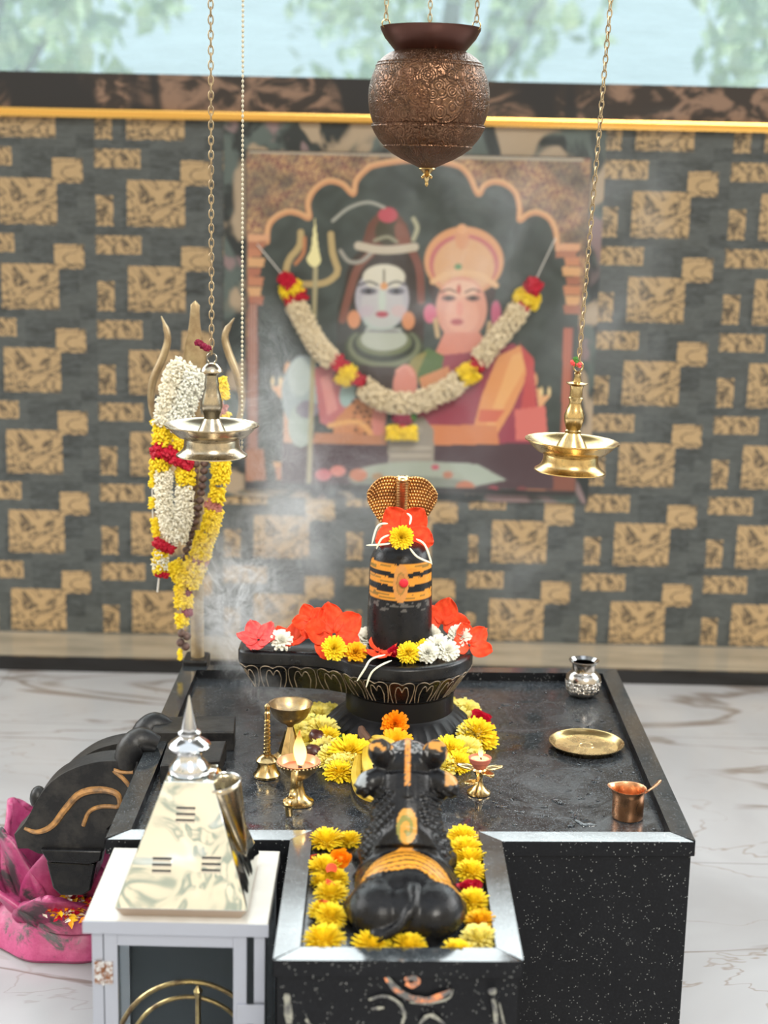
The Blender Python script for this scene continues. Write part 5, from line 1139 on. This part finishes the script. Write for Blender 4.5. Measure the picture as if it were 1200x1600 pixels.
# ================================================================== STONE SPOUT, LOTUS BASIN
sp = thing('carved_stone_spout', 'black carved stone spout with gold scrolls projecting from the left of the platform', 'stone spout', (-.55, 2.65, .1))
def prof_(y, pts): return [(ony(px, py, y).x, ony(px, py, y).z) for px, py in pts]
def closed(y, pts, n=60):
    P = spline([ony(px, py, y) for px, py in pts], n); return [(p.x, p.z) for p in P]
yA, yB = 2.575, 2.63
arcA = [(22,1304),(40,1284),(58,1250),(80,1222),(110,1203),(150,1191),(190,1189),(232,1192)]
def plate(y0, y1, arc, low):
    top = closed(y0, arc, 40); lowp = prof_(y0, low); b = MB(); poly = top+lowp; b.prism_y(poly[::-1], y0, y1); return b
XR = -.432
def clipx(b):
    for i, v in enumerate(b.v):
        if v[0] > XR: b.v[i] = (XR, v[1], v[2])
    return b
b = clipx(plate(yA, yB, arcA, [(240,1250),(200,1290),(178,1284),(166,1296),(162,1330),(140,1338),(60,1334),(44,1326),(28,1326)])); loc_(b.build('front_cheek', 'worn_stone', None, smooth=30, bevel=.004), sp)
arcB = [(x+24, y-6) for x, y in arcA]
b = clipx(plate(2.69, 2.745, [(60,1290),(74,1250),(96,1212),(128,1184),(160,1168),(200,1160),(236,1160)], [(240,1240),(200,1270),(100,1300)])); loc_(b.build('rear_cheek', 'worn_stone', None, smooth=30, bevel=.004), sp)
b = clipx(plate(yB-.004, 2.70, [(52,1300),(66,1268),(96,1234),(130,1214),(180,1206),(236,1206)], [(240,1260),(160,1310),(80,1316)])); loc_(b.build('channel', 'black_stone', None, smooth=30), sp)
b = MB(); b.prism_y(prof_(yA-.012, [(62,1328),(160,1330),(158,1346),(140,1352),(74,1348)])[::-1], yA-.012, 2.72); b.prism_y(prof_(yA-.004, [(72,1346),(150,1350),(142,1392),(128,1400),(94,1400),(82,1388)])[::-1], yA-.004, 2.69); loc_(b.build('lower_jaw', 'black_stone', None, smooth=30, bevel=.004), sp)
b = MB(); P = spline([ony(x, y, yA) for x, y in [(38,1294),(58,1300),(82,1290),(104,1262),(126,1240),(156,1234),(182,1240),(187,1256),(180,1262)]], 40); P += []
b.tube(P, [.003+.004*sin(PI*i/40) for i in range(41)], 8, flat=(1, 1)); P = spline([ony(x, y, yA) for x, y in [(182,1261),(160,1260),(140,1268),(130,1290)]], 20); b.tube(P, [.004]*21, 8)
P = spline([ony(x, y, yA) for x, y in [(208,1206),(188,1206),(178,1204),(192,1216),(202,1228)]], 20); b.tube([p if p.x < -.436 else Vector((-.436, p.y, p.z)) for p in P], [.004]*21, 8)
loc_(b.build('gold_scroll', 'gold_paint', None), sp)
b = MB(); b.ball(ony(60, 1246, 2.66), (.016,.02,.022), 14, 10); loc_(b.build('knob', 'worn_stone', None), sp)
for (px, py, y, s) in ((216,1160,2.60,1), (238,1136,2.70,1)):   # two rounded stone arms that clamp over the rim
    c = ony(px, py, y); b = MB(); b.tube(spline([c+Vector((.035,0,-.004)), c+Vector((.012,0,.004)), c, c+Vector((-.014,-.006,-.014)), c+Vector((-.020,-.012,-.045))], 12), [.016,.018,.021,.023,.025,.026,.027,.027,.027,.026,.025,.023,.020], 16)
    loc_(b.build('rounded_arm', 'worn_stone', None), sp)
for (pts, h) in ([[(246,1120),(368,1118),(366,1144),(236,1144)], .018], [[(262,1160),(354,1157),(344,1188),(250,1196)], .014]):
    q = [onz(px, py, RZ+h) for px, py in pts]; b = MB(); b.prism([(p.x, p.y) for p in q][::-1], TZ+.001, RZ+h); loc_(b.build('slab', 'worn_stone', None, smooth=0, bevel=.002), sp)

lt = thing('lotus_basin', 'worn pink painted lotus-shaped basin on the floor under the stone spout', 'basin', (-.60, 2.80, 0))
b = MB(); b.lathe([(.08,0),(.165,.002),(.172,.010),(.168,.03),(.150,.055),(.135,.075),(.125,.085),(.105,.080),(.095,.060),(.02,.055)], (-.60,2.80,0), 64, lambda a, z: 1+.02*sin(a*9)); loc_(b.build('bowl', 'pink_paint', None), lt)
rr = random.Random(2)
for ring, (n, r0_, h, wd, op, off) in enumerate(((7, .118, .120, .088, .085, .2), (6, .095, .205, .090, .055, .62))):
    for k in range(n):
        a = 2*PI*k/n+off; b = MB()
        if cos(a) > .35 and sin(a) > -.5 : continue
        def f(u, v):
            s = 2*u-1; w_ = wd*(sin(PI*min(1, v*.80+.16))**.75); r = r0_+op*v*v-.018*s*s+.010*sin(v*PI); z = .035+h*v*(1-.10*s*s)
            return (-.60+cos(a)*r-sin(a)*s*w_, 2.80+sin(a)*r+cos(a)*s*w_, z)
        b.grid(f, 12, 14); loc_(b.build('lotus_petal', 'pink_paint', None, smooth=80, solid=.012), lt)
b = MB(); rr = random.Random(8); c = ony(112, 1412, 2.655)
for m in range(4):
    b.mi = m
    for k in range(70):
        q = c+Vector((rr.gauss(0, .022), rr.gauss(0, .03), rr.uniform(-.01, .008))); E_ = Euler((rr.uniform(-.6,.6), rr.uniform(-.6,.6), rr.random()*6)).to_matrix(); s = rr.uniform(.006, .011)
        b.add([q+E_ @ Vector(e)*s for e in ((-1,-.3,0), (0,-.6,.2), (1,0,0), (.1,.55,.2))], [(0,1,2,3)])
tag(b.build('offered_petals', ['petal_rose', 'petal_orange', 'petal_gold', 'petal_cream'], smooth=0), 'heap of red, orange and white petals offered in the pink lotus basin', 'petals', kind='stuff')
b = MB(); b.lathe([(.02,.055),(.10,.060),(.080,.105),(.02,.115)], (-.575, 2.74, 0), 24); loc_(b.build('inner_mound', 'pink_paint', None), lt)

# ================================================================== INCENSE SMOKE (a real volume)
sm = bpy.data.materials.new('incense_smoke'); sm.use_nodes = True; nt = sm.node_tree; nt.nodes.clear()
out = nt.nodes.new('ShaderNodeOutputMaterial'); pv = nt.nodes.new('ShaderNodeVolumePrincipled'); nt.links.new(pv.outputs[0], out.inputs['Volume'])
pv.inputs['Color'].default_value = (.93, .95, .98, 1); pv.inputs['Anisotropy'].default_value = .2
v = coords(nt)
wv = noisef(nt, v, 5, 3, .6, 0, out=1)
vw = nt.nodes.new('ShaderNodeVectorMath'); vw.operation = 'MULTIPLY_ADD'; put(nt, vw.inputs[0], wv); vw.inputs[1].default_value = (.16, .16, .16); nt.links.new(v.k, vw.inputs[2]); v2 = S(nt, vw.outputs[0])
rid = mth(nt, 'ABSOLUTE', noisef(nt, v2, 20, 5, .62, 1.8)-.5); fil = maprange(rid, 0, .075, 1, 0, True)
soft = maprange(noisef(nt, v2, 7, 3, .55, .6), .40, .68, 0, 1, True)
def blob(c, r, off=(-.08, -.08, -.08)):
    m = nt.nodes.new('ShaderNodeVectorMath'); m.operation = 'SUBTRACT'; put(nt, m.inputs[0], v2); m.inputs[1].default_value = (c[0]-off[0], c[1]-off[1], c[2]-off[2])
    s = nt.nodes.new('ShaderNodeVectorMath'); s.operation = 'DIVIDE'; nt.links.new(m.outputs[0], s.inputs[0]); s.inputs[1].default_value = r
    L_ = nt.nodes.new('ShaderNodeVectorMath'); L_.operation = 'LENGTH'; nt.links.new(s.outputs[0], L_.inputs[0]); return maprange(S(nt, L_.outputs['Value']), 0, 1, 1, 0, True)
SY = 2.95
dens = None
for px, py, y, rx, ry, rz_, kf, ks in ((445,1095,2.62,.035,.04,.030,26,6),(405,1078,2.68,.045,.05,.028,14,3),(352,1035,2.80,.055,.06,.055,13,4),(372,945,3.0,.10,.07,.11,46,8),(338,888,3.0,.055,.05,.06,16,3),(440,860,SY,.14,.10,.15,5,8),(500,760,SY,.15,.10,.17,3,5),(425,640,SY,.065,.08,.19,8,4),(370,640,SY-.05,.05,.06,.10,5,4),(620,640,SY+.1,.26,.12,.30,0,1.6),(720,370,SY+.1,.20,.12,.22,0,3.0),(700,900,SY+.1,.40,.12,.25,0,1.2),(960,430,SY+.1,.22,.12,.35,0,1.6)):
    p = ony(px, py, y); g_ = blob(p, (rx*1.35, ry*1.35, rz_*1.35)); dd = g_*(fil*kf+soft*ks); dens = dd if dens is None else dens+dd
put(nt, pv.inputs['Density'], dens*.55)
b = MB(); b.box((-.48, 2.56, .475), (.56, 3.25, 1.62)); so = b.build('smoke', sm, smooth=0); tag(so, 'thin white incense smoke curling up left of the lingam and drifting before the poster', 'smoke', kind='stuff')
try: sm.cycles.volume_step_rate = 1
except Exception: pass
